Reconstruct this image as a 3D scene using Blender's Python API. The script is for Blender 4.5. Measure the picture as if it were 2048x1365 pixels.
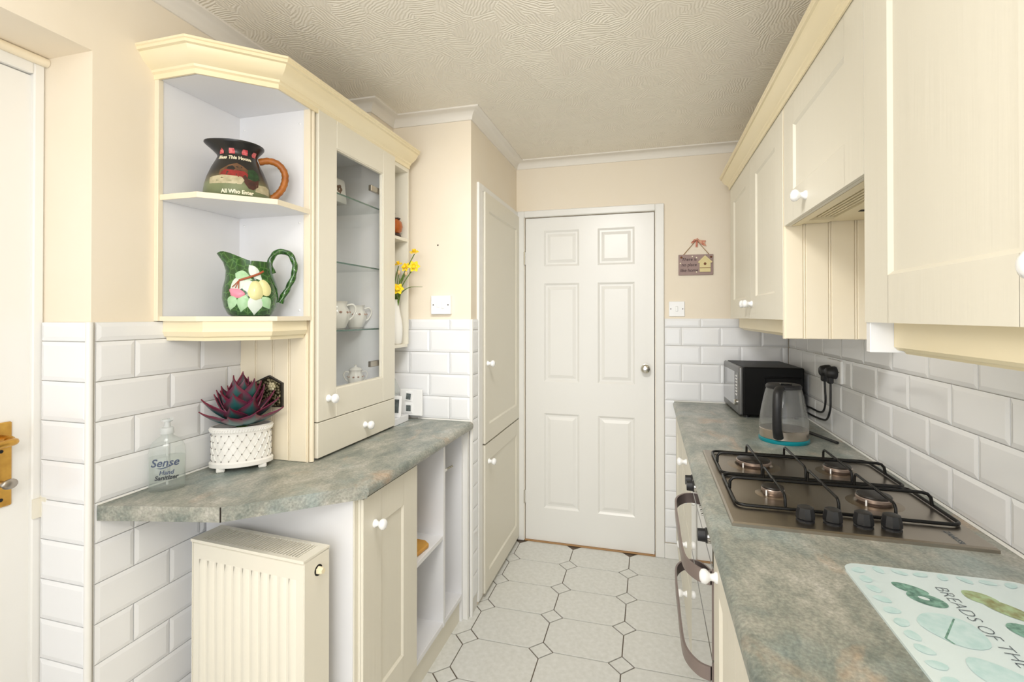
import bpy, bmesh, math, random
from mathutils import Vector, Matrix
R = math.radians
random.seed(7)
for o in list(bpy.data.objects): bpy.data.objects.remove(o, do_unlink=True)
scene = bpy.context.scene
COL = scene.collection

def S(r, g, b):
    f = lambda c: (c/255/12.92) if c/255 <= .04045 else ((c/255+.055)/1.055)**2.4
    return (f(r), f(g), f(b), 1)

# ------------------------------------------------------------------ camera
cam_d = bpy.data.cameras.new('camera')
cam_d.sensor_fit = 'HORIZONTAL'; cam_d.sensor_width = 36
cam_d.lens = 983.74/2048*36
cam_d.shift_y = -(682.5-625.27)/2048
cam_d.clip_start = .02
cam = bpy.data.objects.new('camera', cam_d); COL.objects.link(cam)
cam.location = (0, 0, 1.382); cam.rotation_euler = (math.pi/2+.0065, 0, .2703)
scene.camera = cam
# ------------------------------------------------------------------ world, light, exposure
w = bpy.data.worlds.new('world'); scene.world = w; w.use_nodes = True
bg = w.node_tree.nodes['Background']; bg.inputs[0].default_value = (.955, .98, 1.0, 1); bg.inputs[1].default_value = 1.85
def area(name, loc, rot, sx, sy, power, col=(1, .97, .92)):
    d = bpy.data.lights.new(name, 'AREA'); d.shape = 'RECTANGLE'; d.size = sx; d.size_y = sy; d.energy = power; d.color = col
    o = bpy.data.objects.new(name, d); COL.objects.link(o); o.location = loc; o.rotation_euler = rot
    return o
pl_d = bpy.data.lights.new('ceiling_fill_point', 'POINT'); pl_d.energy = 17; pl_d.shadow_soft_size = .2; pl_d.color = (1, .985, .96)  # added point fill out of view, brightens the ceiling; no real pendant
pl_o = bpy.data.objects.new('ceiling_fill_point', pl_d); COL.objects.link(pl_o); pl_o.location = (-.3, -.15, 1.72)
area('overhead_fill', (-.32, .15, 2.3), (0, 0, 0), 1.0, 1.2, 2.5, (1, .99, .97))  # added soft overhead fill, not a known fitting
sp = area('far_end_fill', (-.3, .95, 2.26), (R(48), 0, 0), .4, .3, 6.2, (1, .985, .96)); sp.data.spread = R(110)  # added fill tilted at the far end, not a real spotlight
scene.view_settings.view_transform = 'Standard'; scene.view_settings.look = 'None'
scene.view_settings.gamma = 1; scene.view_settings.use_curve_mapping = False
scene.view_settings.exposure = .38

# ------------------------------------------------------------------ material helpers
MATS = {}
def mat(name, col, rough=.5, metal=0., bump=None, var=None, spec=.5, coat=0., noise_rough=None):
    """bump=(scale,strength,stretch xyz)  var=(scale, colour2, amount, stretch)"""
    m = bpy.data.materials.new(name); m.use_nodes = True; MATS[name] = m
    nt = m.node_tree; b = nt.nodes['Principled BSDF']
    b.inputs['Base Color'].default_value = col; b.inputs['Roughness'].default_value = rough
    b.inputs['Metallic'].default_value = metal; b.inputs['Specular IOR Level'].default_value = spec
    b.inputs['Coat Weight'].default_value = coat
    def coords(st):
        tc = nt.nodes.new('ShaderNodeTexCoord'); mp = nt.nodes.new('ShaderNodeMapping')
        mp.inputs['Scale'].default_value = st; nt.links.new(tc.outputs['Object'], mp.inputs[0]); return mp
    if bump:
        mp = coords(bump[2]); n = nt.nodes.new('ShaderNodeTexNoise'); n.inputs['Scale'].default_value = bump[0]; n.inputs['Detail'].default_value = 3
        bp = nt.nodes.new('ShaderNodeBump'); bp.inputs['Strength'].default_value = bump[1]; bp.inputs['Distance'].default_value = .003
        nt.links.new(mp.outputs[0], n.inputs[0]); nt.links.new(n.outputs[0], bp.inputs['Height']); nt.links.new(bp.outputs[0], b.inputs['Normal'])
    if var:
        mp = coords(var[3]); n = nt.nodes.new('ShaderNodeTexNoise'); n.inputs['Scale'].default_value = var[0]; n.inputs['Detail'].default_value = 4
        cr = nt.nodes.new('ShaderNodeValToRGB'); cr.color_ramp.elements[0].position = .35; cr.color_ramp.elements[1].position = .7
        k = var[2]
        cr.color_ramp.elements[0].color = col
        cr.color_ramp.elements[1].color = [a*(1-k)+c*k for a, c in zip(col, var[1])]
        nt.links.new(mp.outputs[0], n.inputs[0]); nt.links.new(n.outputs[0], cr.inputs[0]); nt.links.new(cr.outputs[0], b.inputs['Base Color'])
    return m
U1 = (1, 1, 1)
def N(m, t, **kw):
    n = m.node_tree.nodes.new(t)
    for k, v in kw.items():
        if hasattr(n, k): setattr(n, k, v)
        else: n.inputs[k].default_value = v
    return n
def L(m, a, b): m.node_tree.links.new(a, b)
def glassy(name, tint, refl=.06, rough=.0, opac=0.):
    m = bpy.data.materials.new(name); m.use_nodes = True; MATS[name] = m; nt = m.node_tree; nt.nodes.clear()
    out = nt.nodes.new('ShaderNodeOutputMaterial'); mx = nt.nodes.new('ShaderNodeMixShader')
    tr = nt.nodes.new('ShaderNodeBsdfTransparent'); tr.inputs[0].default_value = tint
    gl = nt.nodes.new('ShaderNodeBsdfGlossy'); gl.inputs['Roughness'].default_value = rough
    fr = nt.nodes.new('ShaderNodeFresnel'); fr.inputs[0].default_value = 1.45
    ge = nt.nodes.new('ShaderNodeNewGeometry'); iv = nt.nodes.new('ShaderNodeMath'); iv.operation = 'SUBTRACT'; iv.inputs[0].default_value = 1
    ml_ = nt.nodes.new('ShaderNodeMath'); ml_.operation = 'MULTIPLY'; L(m, ge.outputs['Backfacing'], iv.inputs[1]); L(m, fr.outputs[0], ml_.inputs[0]); L(m, iv.outputs[0], ml_.inputs[1])
    L(m, ml_.outputs[0], mx.inputs[0]); L(m, tr.outputs[0], mx.inputs[1]); L(m, gl.outputs[0], mx.inputs[2])
    if opac:
        df = nt.nodes.new('ShaderNodeBsdfDiffuse'); df.inputs[0].default_value = (.8, .82, .82, 1)
        m2 = nt.nodes.new('ShaderNodeMixShader'); m2.inputs[0].default_value = opac
        L(m, mx.outputs[0], m2.inputs[1]); L(m, df.outputs[0], m2.inputs[2]); L(m, m2.outputs[0], out.inputs[0])
    else: L(m, mx.outputs[0], out.inputs[0])
    return m

mat('wall_cream', S(240, 230, 213), .75, bump=(18, .18, U1), var=(2.5, S(238, 225, 202), .6, U1))
mat('white_gloss', S(236, 235, 231), .3, bump=(60, .03, U1))
mat('coving_white', S(236, 231, 222), .6)
mat('tile_white', S(239, 240, 242), .1, bump=(9, .05, U1))
mat('grout', S(226, 224, 218), .8, bump=(200, .1, U1))
mat('cab', S(231, 226, 211), .42, bump=(55, .22, (1, 1, .05)))
mat('cab_h', S(234, 229, 215), .42, bump=(55, .22, (1, .05, 1)))
mat('cab_aged', S(244, 232, 200), .4, bump=(40, .08, (1, 1, .08)), var=(3, S(240, 221, 176), .5, (1, .5, 1)))
mat('cab_bead', S(240, 230, 208), .45, bump=(40, .08, (1, 1, .08)), var=(5, S(236, 219, 184), .4, (1, 1, .4)))
mat('melamine', S(236, 236, 238), .35, bump=(30, .02, U1))
mat('ceramic_white', S(246, 246, 246), .12, coat=.3)
mat('china', S(238, 236, 230), .15)
mat('radiator', S(238, 233, 218), .35, bump=(30, .02, U1))
mat('dark_gap', S(50, 45, 40), .9)
mat('steel', S(168, 160, 149), .3, 1., bump=(60, .04, (1, .05, 1)))
mat('chrome', S(215, 212, 205), .12, 1.)
mat('brass', S(214, 168, 84), .3, 1., var=(30, S(150, 105, 50), .5, U1))
mat('enamel_black', S(12, 12, 12), .32, spec=.3)
mat('plastic_black', S(30, 30, 32), .45)
mat('mw_black', S(9, 9, 9), .45, spec=.2)
mat('mw_grey', S(122, 122, 122), .35, .6)
mat('oven_glass', S(40, 36, 34), .04, spec=.9, coat=1.)
mat('oven_grey', S(140, 126, 121), .38, .3)
mat('teal', S(0, 138, 150), .3)
mat('burner_cap', S(34, 30, 27), .4)
mat('burner_ring', S(176, 160, 152), .35, .8)
mat('burner_dish', S(158, 146, 130), .33, 1.)
mat('bone_white', S(240, 238, 233), .3, bump=(90, .05, U1))
mat('soil', S(36, 30, 28), .9)
mat('brown_env', S(214, 160, 70), .6, var=(8, S(180, 120, 50), .5, U1))
mat('sign_mauve', S(160, 138, 134), .7)
mat('sign_ink', S(62, 42, 48), .7)
mat('sign_house', S(226, 212, 160), .6)
mat('wood_brown', S(120, 74, 40), .6)
mat('ribbon', S(186, 92, 76), .7, var=(60, S(226, 190, 160), .9, U1))
mat('rope', S(156, 122, 84), .8)
mat('ink_dark', S(40, 44, 52), .5)
mat('ink_blue', S(66, 78, 104), .5)
mat('print_dark', S(74, 84, 92), .4)
mat('lettering_cream', S(240, 232, 205), .5)
mat('red_patch', S(192, 52, 62), .5, var=(120, S(236, 150, 150), .8, U1))
mat('red_roof', S(160, 42, 38), .5, var=(60, S(100, 30, 24), .7, U1))
mat('hill_brown', S(92, 66, 44), .5, var=(50, S(130, 90, 58), .8, U1))
mat('fence_cream', S(200, 190, 158), .5, var=(60, S(150, 140, 105), .7, U1))
mat('hen_brown', S(84, 44, 34), .5, var=(80, S(50, 34, 28), .8, U1))
mat('bush_green', S(44, 78, 42), .5, var=(80, S(24, 40, 24), .8, U1))
mat('jug_tan', S(180, 108, 40), .4, var=(40, S(140, 76, 26), .8, U1))
mat('leaf_pale', S(164, 206, 158), .2, var=(60, S(196, 224, 190), .6, U1))
mat('leaf_white', S(218, 228, 218), .2)
mat('lemon', S(232, 226, 166), .2)
mat('pink', S(238, 148, 170), .25)
mat('twig', S(166, 84, 48), .4)
mat('daffodil_yellow', S(250, 218, 40), .5)
mat('daffodil_orange', S(250, 204, 28), .5)
mat('stem_green', S(92, 124, 40), .5)
mat('bud', S(214, 184, 140), .6)
mat('gourd', S(176, 92, 34), .22, var=(20, S(120, 56, 20), .5, U1))
mat('gourd_dark', S(52, 30, 22), .35)
mat('photo_grey', S(110, 118, 118), .3, var=(80, S(60, 64, 64), .8, U1))
mat('kettle_liner', S(196, 186, 174), .25, .9)
mat('shadow_black', S(14, 13, 12), .7)
mat('wood_threshold', S(170, 130, 84), .5)
mat('floral', S(176, 140, 122), .3)
glassy('pane', (.985, .99, .985, 1)); glassy('shelf_glass', (.965, .985, .975, 1)); glassy('kettle_glass', (.96, .96, .955, 1), opac=.06); glassy('clear_bottle', (.94, .96, .95, 1), opac=.12)  # kettle_glass opac: pale haze painted in place of reflections
glassy('gel', (.93, .95, .93, 1), opac=.05); glassy('pump', (.9, .92, .92, 1), opac=.5)
mat('glass_edge', S(70, 104, 94), .15)

# floor tile: pale mottled ceramic
m = mat('floor_tile', S(214, 213, 206), .28); b = m.node_tree.nodes['Principled BSDF']
tc = N(m, 'ShaderNodeTexCoord'); n = N(m, 'ShaderNodeTexNoise', Scale=45, Detail=6); r = N(m, 'ShaderNodeValToRGB')
r.color_ramp.elements[0].position = .3; r.color_ramp.elements[0].color = S(212, 212, 206); r.color_ramp.elements[1].position = .7; r.color_ramp.elements[1].color = S(226, 226, 222)
L(m, tc.outputs['Object'], n.inputs[0]); L(m, n.outputs[0], r.inputs[0]); L(m, r.outputs[0], b.inputs['Base Color'])
mat('floor_grout', S(104, 92, 80), .9)
# ceiling: combed plaster swirls
m = mat('ceiling', S(248, 242, 229), .8); b = m.node_tree.nodes['Principled BSDF']
tc = N(m, 'ShaderNodeTexCoord'); n1 = N(m, 'ShaderNodeTexNoise', Scale=7, Detail=1)
vo = N(m, 'ShaderNodeTexVoronoi', Scale=13); vo.inputs['Randomness'].default_value = 1
mx = N(m, 'ShaderNodeVectorMath', operation='MULTIPLY_ADD'); mx.inputs[1].default_value = (.5, .5, .5)
rot = N(m, 'ShaderNodeVectorRotate'); rot.rotation_type = 'Z_AXIS'
ml = N(m, 'ShaderNodeMath', operation='MULTIPLY'); ml.inputs[1].default_value = 6.28
sep = N(m, 'ShaderNodeSeparateColor')
wv = N(m, 'ShaderNodeTexWave', Scale=30, Distortion=9, Detail=3); wv.inputs['Detail Scale'].default_value = .6
bp = N(m, 'ShaderNodeBump', Strength=.4, Distance=.004)
L(m, tc.outputs['Object'], vo.inputs['Vector']); L(m, vo.outputs['Color'], sep.inputs[0]); L(m, sep.outputs[0], ml.inputs[0])
L(m, tc.outputs['Object'], rot.inputs['Vector']); L(m, ml.outputs[0], rot.inputs['Angle']); L(m, rot.outputs[0], wv.inputs[0])
L(m, wv.outputs['Color'], bp.inputs['Height']); L(m, bp.outputs[0], b.inputs['Normal'])
# worktop laminate: mottled grey green slate with rust patches
m = mat('worktop', S(140, 145, 136), .34); b = m.node_tree.nodes['Principled BSDF']
tc = N(m, 'ShaderNodeTexCoord'); mp = N(m, 'ShaderNodeMapping'); mp.inputs['Scale'].default_value = (1.0, .55, 1); mp.inputs['Rotation'].default_value = (0, 0, .5)
L(m, tc.outputs['Object'], mp.inputs[0])
nA = N(m, 'ShaderNodeTexNoise', Scale=10, Detail=12, Roughness=.78, Distortion=.25); rA = N(m, 'ShaderNodeValToRGB')
el = rA.color_ramp.elements; el[0].position = .32; el[0].color = S(100, 110, 107); el[1].position = .70; el[1].color = S(200, 198, 191)
for p, c in ((.43, S(126, 133, 126)), (.5, S(146, 149, 140)), (.58, S(168, 167, 157))): e = el.new(p); e.color = c
nB = N(m, 'ShaderNodeTexNoise', Scale=6.5, Detail=4, Roughness=.6, Distortion=.8); rB = N(m, 'ShaderNodeValToRGB'); rB.color_ramp.elements[0].position = .6; rB.color_ramp.elements[1].position = .74
rB.color_ramp.elements[0].color = (0, 0, 0, 1); rB.color_ramp.elements[1].color = (.65, .65, .65, 1)
mp2 = N(m, 'ShaderNodeMapping'); mp2.inputs['Location'].default_value = (3.3, 1.7, 0); mp2.inputs['Scale'].default_value = (1, .6, 1); L(m, tc.outputs['Object'], mp2.inputs[0])
nC = N(m, 'ShaderNodeTexNoise', Scale=160, Detail=3); rC = N(m, 'ShaderNodeValToRGB'); rC.color_ramp.elements[0].position = .35; rC.color_ramp.elements[1].position = .68; rC.color_ramp.elements[0].color = (.72, .72, .72, 1); rC.color_ramp.elements[1].color = (1.18, 1.18, 1.17, 1)
nD = N(m, 'ShaderNodeTexNoise', Scale=5, Detail=3); rD = N(m, 'ShaderNodeValToRGB'); rD.color_ramp.elements[0].position = .55; rD.color_ramp.elements[1].position = .7; rD.color_ramp.elements[0].color = (0, 0, 0, 1); rD.color_ramp.elements[1].color = (.5, .5, .5, 1)
mp3 = N(m, 'ShaderNodeMapping'); mp3.inputs['Location'].default_value = (7.3, 5.1, 0); L(m, tc.outputs['Object'], mp3.inputs[0]); L(m, mp3.outputs[0], nD.inputs[0]); L(m, nD.outputs[0], rD.inputs[0])
m1 = N(m, 'ShaderNodeMix', data_type='RGBA'); m2 = N(m, 'ShaderNodeMix', data_type='RGBA', blend_type='MULTIPLY'); m3 = N(m, 'ShaderNodeMix', data_type='RGBA')
L(m, mp.outputs[0], nA.inputs[0]); L(m, nA.outputs[0], rA.inputs[0]); L(m, mp2.outputs[0], nB.inputs[0]); L(m, nB.outputs[0], rB.inputs[0])
L(m, tc.outputs['Object'], nC.inputs[0]); L(m, nC.outputs[0], rC.inputs[0])
L(m, rB.outputs[0], m1.inputs[0]); L(m, rA.outputs[0], m1.inputs[6]); m1.inputs[7].default_value = S(192, 160, 130)
L(m, rD.outputs[0], m3.inputs[0]); L(m, m1.outputs[2], m3.inputs[6]); m3.inputs[7].default_value = S(150, 170, 172)
m2.inputs[0].default_value = .75; L(m, m3.outputs[2], m2.inputs[6]); L(m, rC.outputs[0], m2.inputs[7]); L(m, m2.outputs[2], b.inputs['Base Color'])
# cottage jug body: painted bands by height
m = mat('jug_paint', S(40, 36, 32), .3); b = m.node_tree.nodes['Principled BSDF']
tc = N(m, 'ShaderNodeTexCoord'); sx = N(m, 'ShaderNodeSeparateXYZ'); n = N(m, 'ShaderNodeTexNoise', Scale=40, Detail=4)
mu = N(m, 'ShaderNodeMath', operation='MULTIPLY_ADD'); mu.inputs[1].default_value = .03; r = N(m, 'ShaderNodeValToRGB'); mr = N(m, 'ShaderNodeMapRange'); mr.inputs[2].default_value = .18
L(m, tc.outputs['Object'], sx.inputs[0]); L(m, tc.outputs['Object'], n.inputs[0]); L(m, n.outputs[0], mu.inputs[0]); L(m, sx.outputs[2], mu.inputs[2]); L(m, mu.outputs[0], mr.inputs[0]); L(m, mr.outputs[0], r.inputs[0])
el = r.color_ramp.elements; el[0].position = 0; el[0].color = S(92, 104, 70); el[1].position = 1; el[1].color = S(30, 30, 30)
for p, c in ((.30, S(126, 134, 98)), (.38, S(104, 96, 70)), (.45, S(70, 62, 48)), (.55, S(36, 34, 32))): e = el.new(p); e.color = c
L(m, r.outputs[0], b.inputs['Base Color'])
# green leaf jug
m = mat('jug_green', S(40, 84, 30), .14, coat=.5); b = m.node_tree.nodes['Principled BSDF']
tc = N(m, 'ShaderNodeTexCoord'); v = N(m, 'ShaderNodeTexVoronoi', Scale=46); v.feature = 'DISTANCE_TO_EDGE'; r = N(m, 'ShaderNodeValToRGB')
el = r.color_ramp.elements; el[0].position = .0; el[0].color = S(84, 130, 62); el[1].position = .06; el[1].color = S(38, 84, 28); e = el.new(.5); e.color = S(24, 62, 22)
bp = N(m, 'ShaderNodeBump', Strength=.5, Distance=.002)
L(m, tc.outputs['Object'], v.inputs['Vector']); L(m, v.outputs[0], r.inputs[0]); L(m, r.outputs[0], b.inputs['Base Color']); L(m, v.outputs[0], bp.inputs['Height']); L(m, bp.outputs[0], b.inputs['Normal'])
# succulent leaf from pigment attribute
m = mat('succulent', S(90, 30, 60), .38); at = N(m, 'ShaderNodeVertexColor'); at.layer_name = 'pigment'; L(m, at.outputs[0], m.node_tree.nodes['Principled BSDF'].inputs['Base Color'])
# printed glass board
m = mat('board_glass', S(220, 236, 238), .12, coat=.6); 
mat('bread_green', S(130, 178, 160), .25, var=(90, S(60, 104, 92), 1., U1)); mat('bread_tan', S(172, 198, 150), .25, var=(70, S(130, 122, 64), 1., U1)); mat('bread_pale', S(188, 220, 220), .25, var=(60, S(214, 234, 236), .8, U1))
# ornate metal plate
m = mat('ornate', S(150, 140, 104), .35, .7); b = m.node_tree.nodes['Principled BSDF']
tc = N(m, 'ShaderNodeTexCoord'); v = N(m, 'ShaderNodeTexVoronoi', Scale=120); r = N(m, 'ShaderNodeValToRGB'); el = r.color_ramp.elements; el[0].position = .2; el[0].color = S(206, 196, 156); el[1].position = .6; el[1].color = S(52, 46, 30)
L(m, tc.outputs['Object'], v.inputs['Vector']); L(m, v.outputs[0], r.inputs[0]); L(m, r.outputs[0], b.inputs['Base Color'])

# ------------------------------------------------------------------ mesh helpers
def box(bm, x0, x1, y0, y1, z0, z1, bev=0, seg=1):
    r = bmesh.ops.create_cube(bm, size=1)
    vs = r['verts']
    for v in vs: v.co = Vector(((x0+x1)/2+v.co.x*(x1-x0), (y0+y1)/2+v.co.y*(y1-y0), (z0+z1)/2+v.co.z*(z1-z0)))
    if bev:
        es = list({e for v in vs for e in v.link_edges})
        bmesh.ops.bevel(bm, geom=es, offset=bev, segments=seg, affect='EDGES', profile=.5)
    return bm
def B(*a, **k): return box(bmesh.new(), *a, **k)
def prism(bm, pts, z0, z1, bev=0, axis='z', seg=1):
    """extrude 2D polygon; axis z: (x,y), axis y: pts are (x,z) extruded along y, axis x: pts (y,z)"""
    def P(p, t): return Vector((p[0], p[1], t)) if axis == 'z' else Vector((p[0], t, p[1])) if axis == 'y' else Vector((t, p[0], p[1]))
    a = [bm.verts.new(P(p, z0)) for p in pts]; c = [bm.verts.new(P(p, z1)) for p in pts]
    fs = [bm.faces.new(a[::-1]), bm.faces.new(c)]
    n = len(pts)
    for i in range(n): fs.append(bm.faces.new((a[i], a[(i+1) % n], c[(i+1) % n], c[i])))
    bmesh.ops.recalc_face_normals(bm, faces=fs)
    if bev:
        es = list({e for f in fs for e in f.edges}); bmesh.ops.bevel(bm, geom=es, offset=bev, segments=seg, affect='EDGES', profile=.5)
    return bm
def lathe(bm, prof, segs=32, mtx=None, fn=None, cap=True):
    rings = []
    for r, z in prof:
        ring = []
        for i in range(segs):
            t = 2*math.pi*i/segs
            p = Vector((r*math.cos(t), r*math.sin(t), z))
            if fn: p = fn(p, t, r, z)
            if mtx: p = mtx @ p
            ring.append(bm.verts.new(p))
        rings.append(ring)
    fs = []
    for a, c in zip(rings, rings[1:]):
        for i in range(segs): fs.append(bm.faces.new((a[i], a[(i+1) % segs], c[(i+1) % segs], c[i])))
    if cap:
        if prof[0][0] > 1e-6: fs.append(bm.faces.new(rings[0][::-1]))
        if prof[-1][0] > 1e-6: fs.append(bm.faces.new(rings[-1]))
    bmesh.ops.remove_doubles(bm, verts=[v for r in rings for v in r], dist=1e-6)
    return bm
def catmull(pts, n=6):
    pts = [Vector(p) for p in pts]; out = []
    for i in range(len(pts)-1):
        p0 = pts[max(i-1, 0)]; p1 = pts[i]; p2 = pts[i+1]; p3 = pts[min(i+2, len(pts)-1)]
        for k in range(n):
            t = k/n
            out.append(.5*((2*p1)+(p2-p0)*t+(2*p0-5*p1+4*p2-p3)*t*t+(3*p1-p0-3*p2+p3)*t**3))
    out.append(pts[-1]); return out
def tube(bm, pts, r, segs=10, lobes=0, twist=0., amp=.18, flat=1.):
    pts = [Vector(p) for p in pts]; rings = []; s = 0; up = None
    for i, p in enumerate(pts):
        d = (pts[min(i+1, len(pts)-1)]-pts[max(i-1, 0)]).normalized()
        if up is None: up = Vector((0, 0, 1)) if abs(d.z) < .9 else Vector((1, 0, 0))
        a = d.cross(up).normalized(); up = a.cross(d).normalized()
        if i: s += (p-pts[i-1]).length
        rr = r(i/(len(pts)-1)) if callable(r) else r
        ring = []
        for k in range(segs):
            t = 2*math.pi*k/segs; q = rr*(1+(amp*math.cos(lobes*t+twist*s) if lobes else 0))
            ring.append(bm.verts.new(p+a*q*math.cos(t)*flat+up*q*math.sin(t)))
        rings.append(ring)
    for a, c in zip(rings, rings[1:]):
        for k in range(segs): bm.faces.new((a[k], a[(k+1) % segs], c[(k+1) % segs], c[k]))
    bm.faces.new(rings[0][::-1]); bm.faces.new(rings[-1])
    return bm
def ball(bm, c, rx, ry=None, rz=None, seg=16):
    r = bmesh.ops.create_uvsphere(bm, u_segments=seg, v_segments=max(6, seg//2), radius=1)
    for v in r['verts']: v.co = Vector((c[0]+v.co.x*rx, c[1]+v.co.y*(ry or rx), c[2]+v.co.z*(rz or rx)))
    return bm
def sweep(bm, path, prof, closed_prof=True):
    """path: 2D polyline (x,y); prof: list of (offset to the left of travel, z)"""
    n = len(path); pv = [Vector(p) for p in path]; rows = []
    for i in range(n):
        def nrm(a, c): d = (c-a).normalized(); return Vector((-d.y, d.x))
        if i == 0: mt = nrm(pv[0], pv[1])
        elif i == n-1: mt = nrm(pv[-2], pv[-1])
        else:
            n1, n2 = nrm(pv[i-1], pv[i]), nrm(pv[i], pv[i+1]); mt = (n1+n2)/(1+n1.dot(n2))
        rows.append([bm.verts.new((pv[i].x+mt.x*o, pv[i].y+mt.y*o, z)) for o, z in prof])
    k = len(prof); fs = []
    for a, c in zip(rows, rows[1:]):
        for j in range(k if closed_prof else k-1): fs.append(bm.faces.new((a[j], a[(j+1) % k], c[(j+1) % k], c[j])))
    if closed_prof: fs += [bm.faces.new(rows[0]), bm.faces.new(rows[-1][::-1])]
    bmesh.ops.recalc_face_normals(bm, faces=fs)
    return bm
ORG = {}
def ob(name, bm, material, parent=None, local=False, smooth=None, loc=None, rotz=0, rot=None):
    """link bm as one mesh object. World-coordinate verts unless local=True (then in the parent's frame, or at loc)."""
    me = bpy.data.meshes.new(name)
    if parent is not None and not local:
        bmesh.ops.translate(bm, verts=bm.verts, vec=-ORG[parent.name])
    off = Vector((0, 0, 0))
    if parent is None and not local:
        xs = [v.co for v in bm.verts]
        off = Vector(((min(v.x for v in xs)+max(v.x for v in xs))/2, (min(v.y for v in xs)+max(v.y for v in xs))/2, min(v.z for v in xs)))
        bmesh.ops.translate(bm, verts=bm.verts, vec=-off)
    bm.to_mesh(me); bm.free()
    if isinstance(material, str): material = MATS[material]
    me.materials.append(material)
    if smooth:
        me.polygons.foreach_set('use_smooth', [True]*len(me.polygons)); me.set_sharp_from_angle(angle=R(smooth))
    o = bpy.data.objects.new(name, me); COL.objects.link(o)
    o.location = off if loc is None else loc
    o.rotation_euler = rot if rot is not None else (0, 0, rotz)
    if parent is not None: o.parent = parent; ORG[o.name] = ORG[parent.name]
    else: ORG[o.name] = Vector(o.location)
    return o
def inst(src, name, parent, loc, rot=(0, 0, 0)):
    o = bpy.data.objects.new(name, src); COL.objects.link(o); o.parent = parent; o.location = loc; o.rotation_euler = rot; return o
def mesh_of(bm, material, name, smooth=None):
    me = bpy.data.meshes.new(name); bm.to_mesh(me); bm.free(); me.materials.append(MATS[material])
    if smooth: me.polygons.foreach_set('use_smooth', [True]*len(me.polygons)); me.set_sharp_from_angle(angle=R(smooth))
    return me
def tag(o, label, cat=None, group=None, kind=None):
    o['label'] = label
    if cat: o['category'] = cat
    if group: o['group'] = group
    if kind: o['kind'] = kind
    return o
def thing(name, loc, label, cat, rotz=0, group=None):
    o = bpy.data.objects.new(name, None); COL.objects.link(o); o.location = loc; o.rotation_euler = (0, 0, rotz); o.empty_display_size = .05
    ORG[o.name] = Vector(loc); return tag(o, label, cat, group)
def struct(name, bm, m, label, cat='structure', smooth=None):
    o = ob(name, bm, m, smooth=smooth); return tag(o, label, cat, kind='structure')
def text_bm(s, size, shear=0, align='CENTER', bold=0.):
    c = bpy.data.curves.new('txt', 'FONT'); c.body = s; c.size = size; c.align_x = align; c.align_y = 'CENTER'; c.shear = shear; c.offset = bold; c.resolution_u = 3
    o = bpy.data.objects.new('txt', c); COL.objects.link(o)
    bpy.context.view_layer.update()
    me = bpy.data.meshes.new_from_object(o.evaluated_get(bpy.context.evaluated_depsgraph_get()))
    bm = bmesh.new(); bm.from_mesh(me); bpy.data.objects.remove(o); bpy.data.curves.remove(c); bpy.data.meshes.remove(me)
    return bm
def mapv(bm, f):
    for v in bm.verts: v.co = Vector(f(v.co))
    return bm

# ------------------------------------------------------------------ room numbers (metres)
XL, XR, YF, ZC = -1.372, .735, 2.952, 2.335        # painted wall planes, ceiling
XLT, XRT = -1.363, .726                             # tiled faces
XC, YP = -.789, 2.138                               # pier side plane, pier front plane
XS, YS = -1.19, 1.94                                # boxing step
YB = -1.3                                           # the room goes on behind the camera
ZW = .895

# ------------------------------------------------------------------ structure
floor = struct('floor', B(-1.7, 1.0, YB, 3.1, -.1, -.004), 'floor_grout', 'pale octagon tiled kitchen floor with dark grout', 'floor')
ceil_ = struct('ceiling', B(-1.7, 1.0, YB, 3.1, ZC, ZC+.1), 'ceiling', 'off white ceiling with combed swirl plaster', 'ceiling')
bm = bmesh.new()
box(bm, XL-.178, XL, .924, YP, 0, ZC); box(bm, XL-.178, XL, .02, .924, 2.062, ZC); box(bm, XL-.178, XL, YB, .02, 0, ZC)
wl = struct('wall_left', bm, 'wall_cream', 'cream painted left wall with deep door recess, tiled below', 'wall')
bm = bmesh.new(); box(bm, XL-.01, XS, YS, YP, ZW, ZC)
struct('wall_step', bm, 'wall_cream', 'narrow cream boxed-in step of wall behind the slim shelf unit', 'wall')
bm = bmesh.new(); box(bm, XL-.178, XC, YP, YF+.13, 0, ZC)
wp = struct('wall_pier', bm, 'wall_cream', 'cream pier beside the built-in cupboard, tiled below', 'wall')
bm = bmesh.new(); box(bm, XC, -.735, YF, YF+.12, 0, ZC); box(bm, .037, XR+.1, YF, YF+.12, 0, ZC); box(bm, -.735, .037, YF, YF+.12, 1.985, ZC); box(bm, -.735, .037, YF+.05, YF+.12, 0, 1.985)
wf = struct('wall_far', bm, 'wall_cream', 'cream painted end wall around the white door', 'wall')
bm = bmesh.new(); box(bm, XR, XR+.1, YB, YF, 0, ZC)
wr = struct('wall_right', bm, 'wall_cream', 'right wall tiled between worktop and wall cupboards', 'wall')

# coving
prof = [(0, 2.288), (0, ZC), (.052, ZC), (.052, ZC-.006), (.046, ZC-.009)]
for k in range(1, 7):
    a = k/7*math.pi/2; prof.append((.046-.038*math.sin(a), ZC-.009-.031*(1-math.cos(a))))
prof += [(.008, 2.294), (.006, 2.288)]
bm = sweep(bmesh.new(), [(XR, YB), (XR, YF), (XC, YF), (XC, YP), (XS, YP), (XS, YS), (XL, YS), (XL, YB)], prof)
struct('trim_1', bm, 'coving_white', 'white plaster coving running round the ceiling edge', 'coving', smooth=30)

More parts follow.
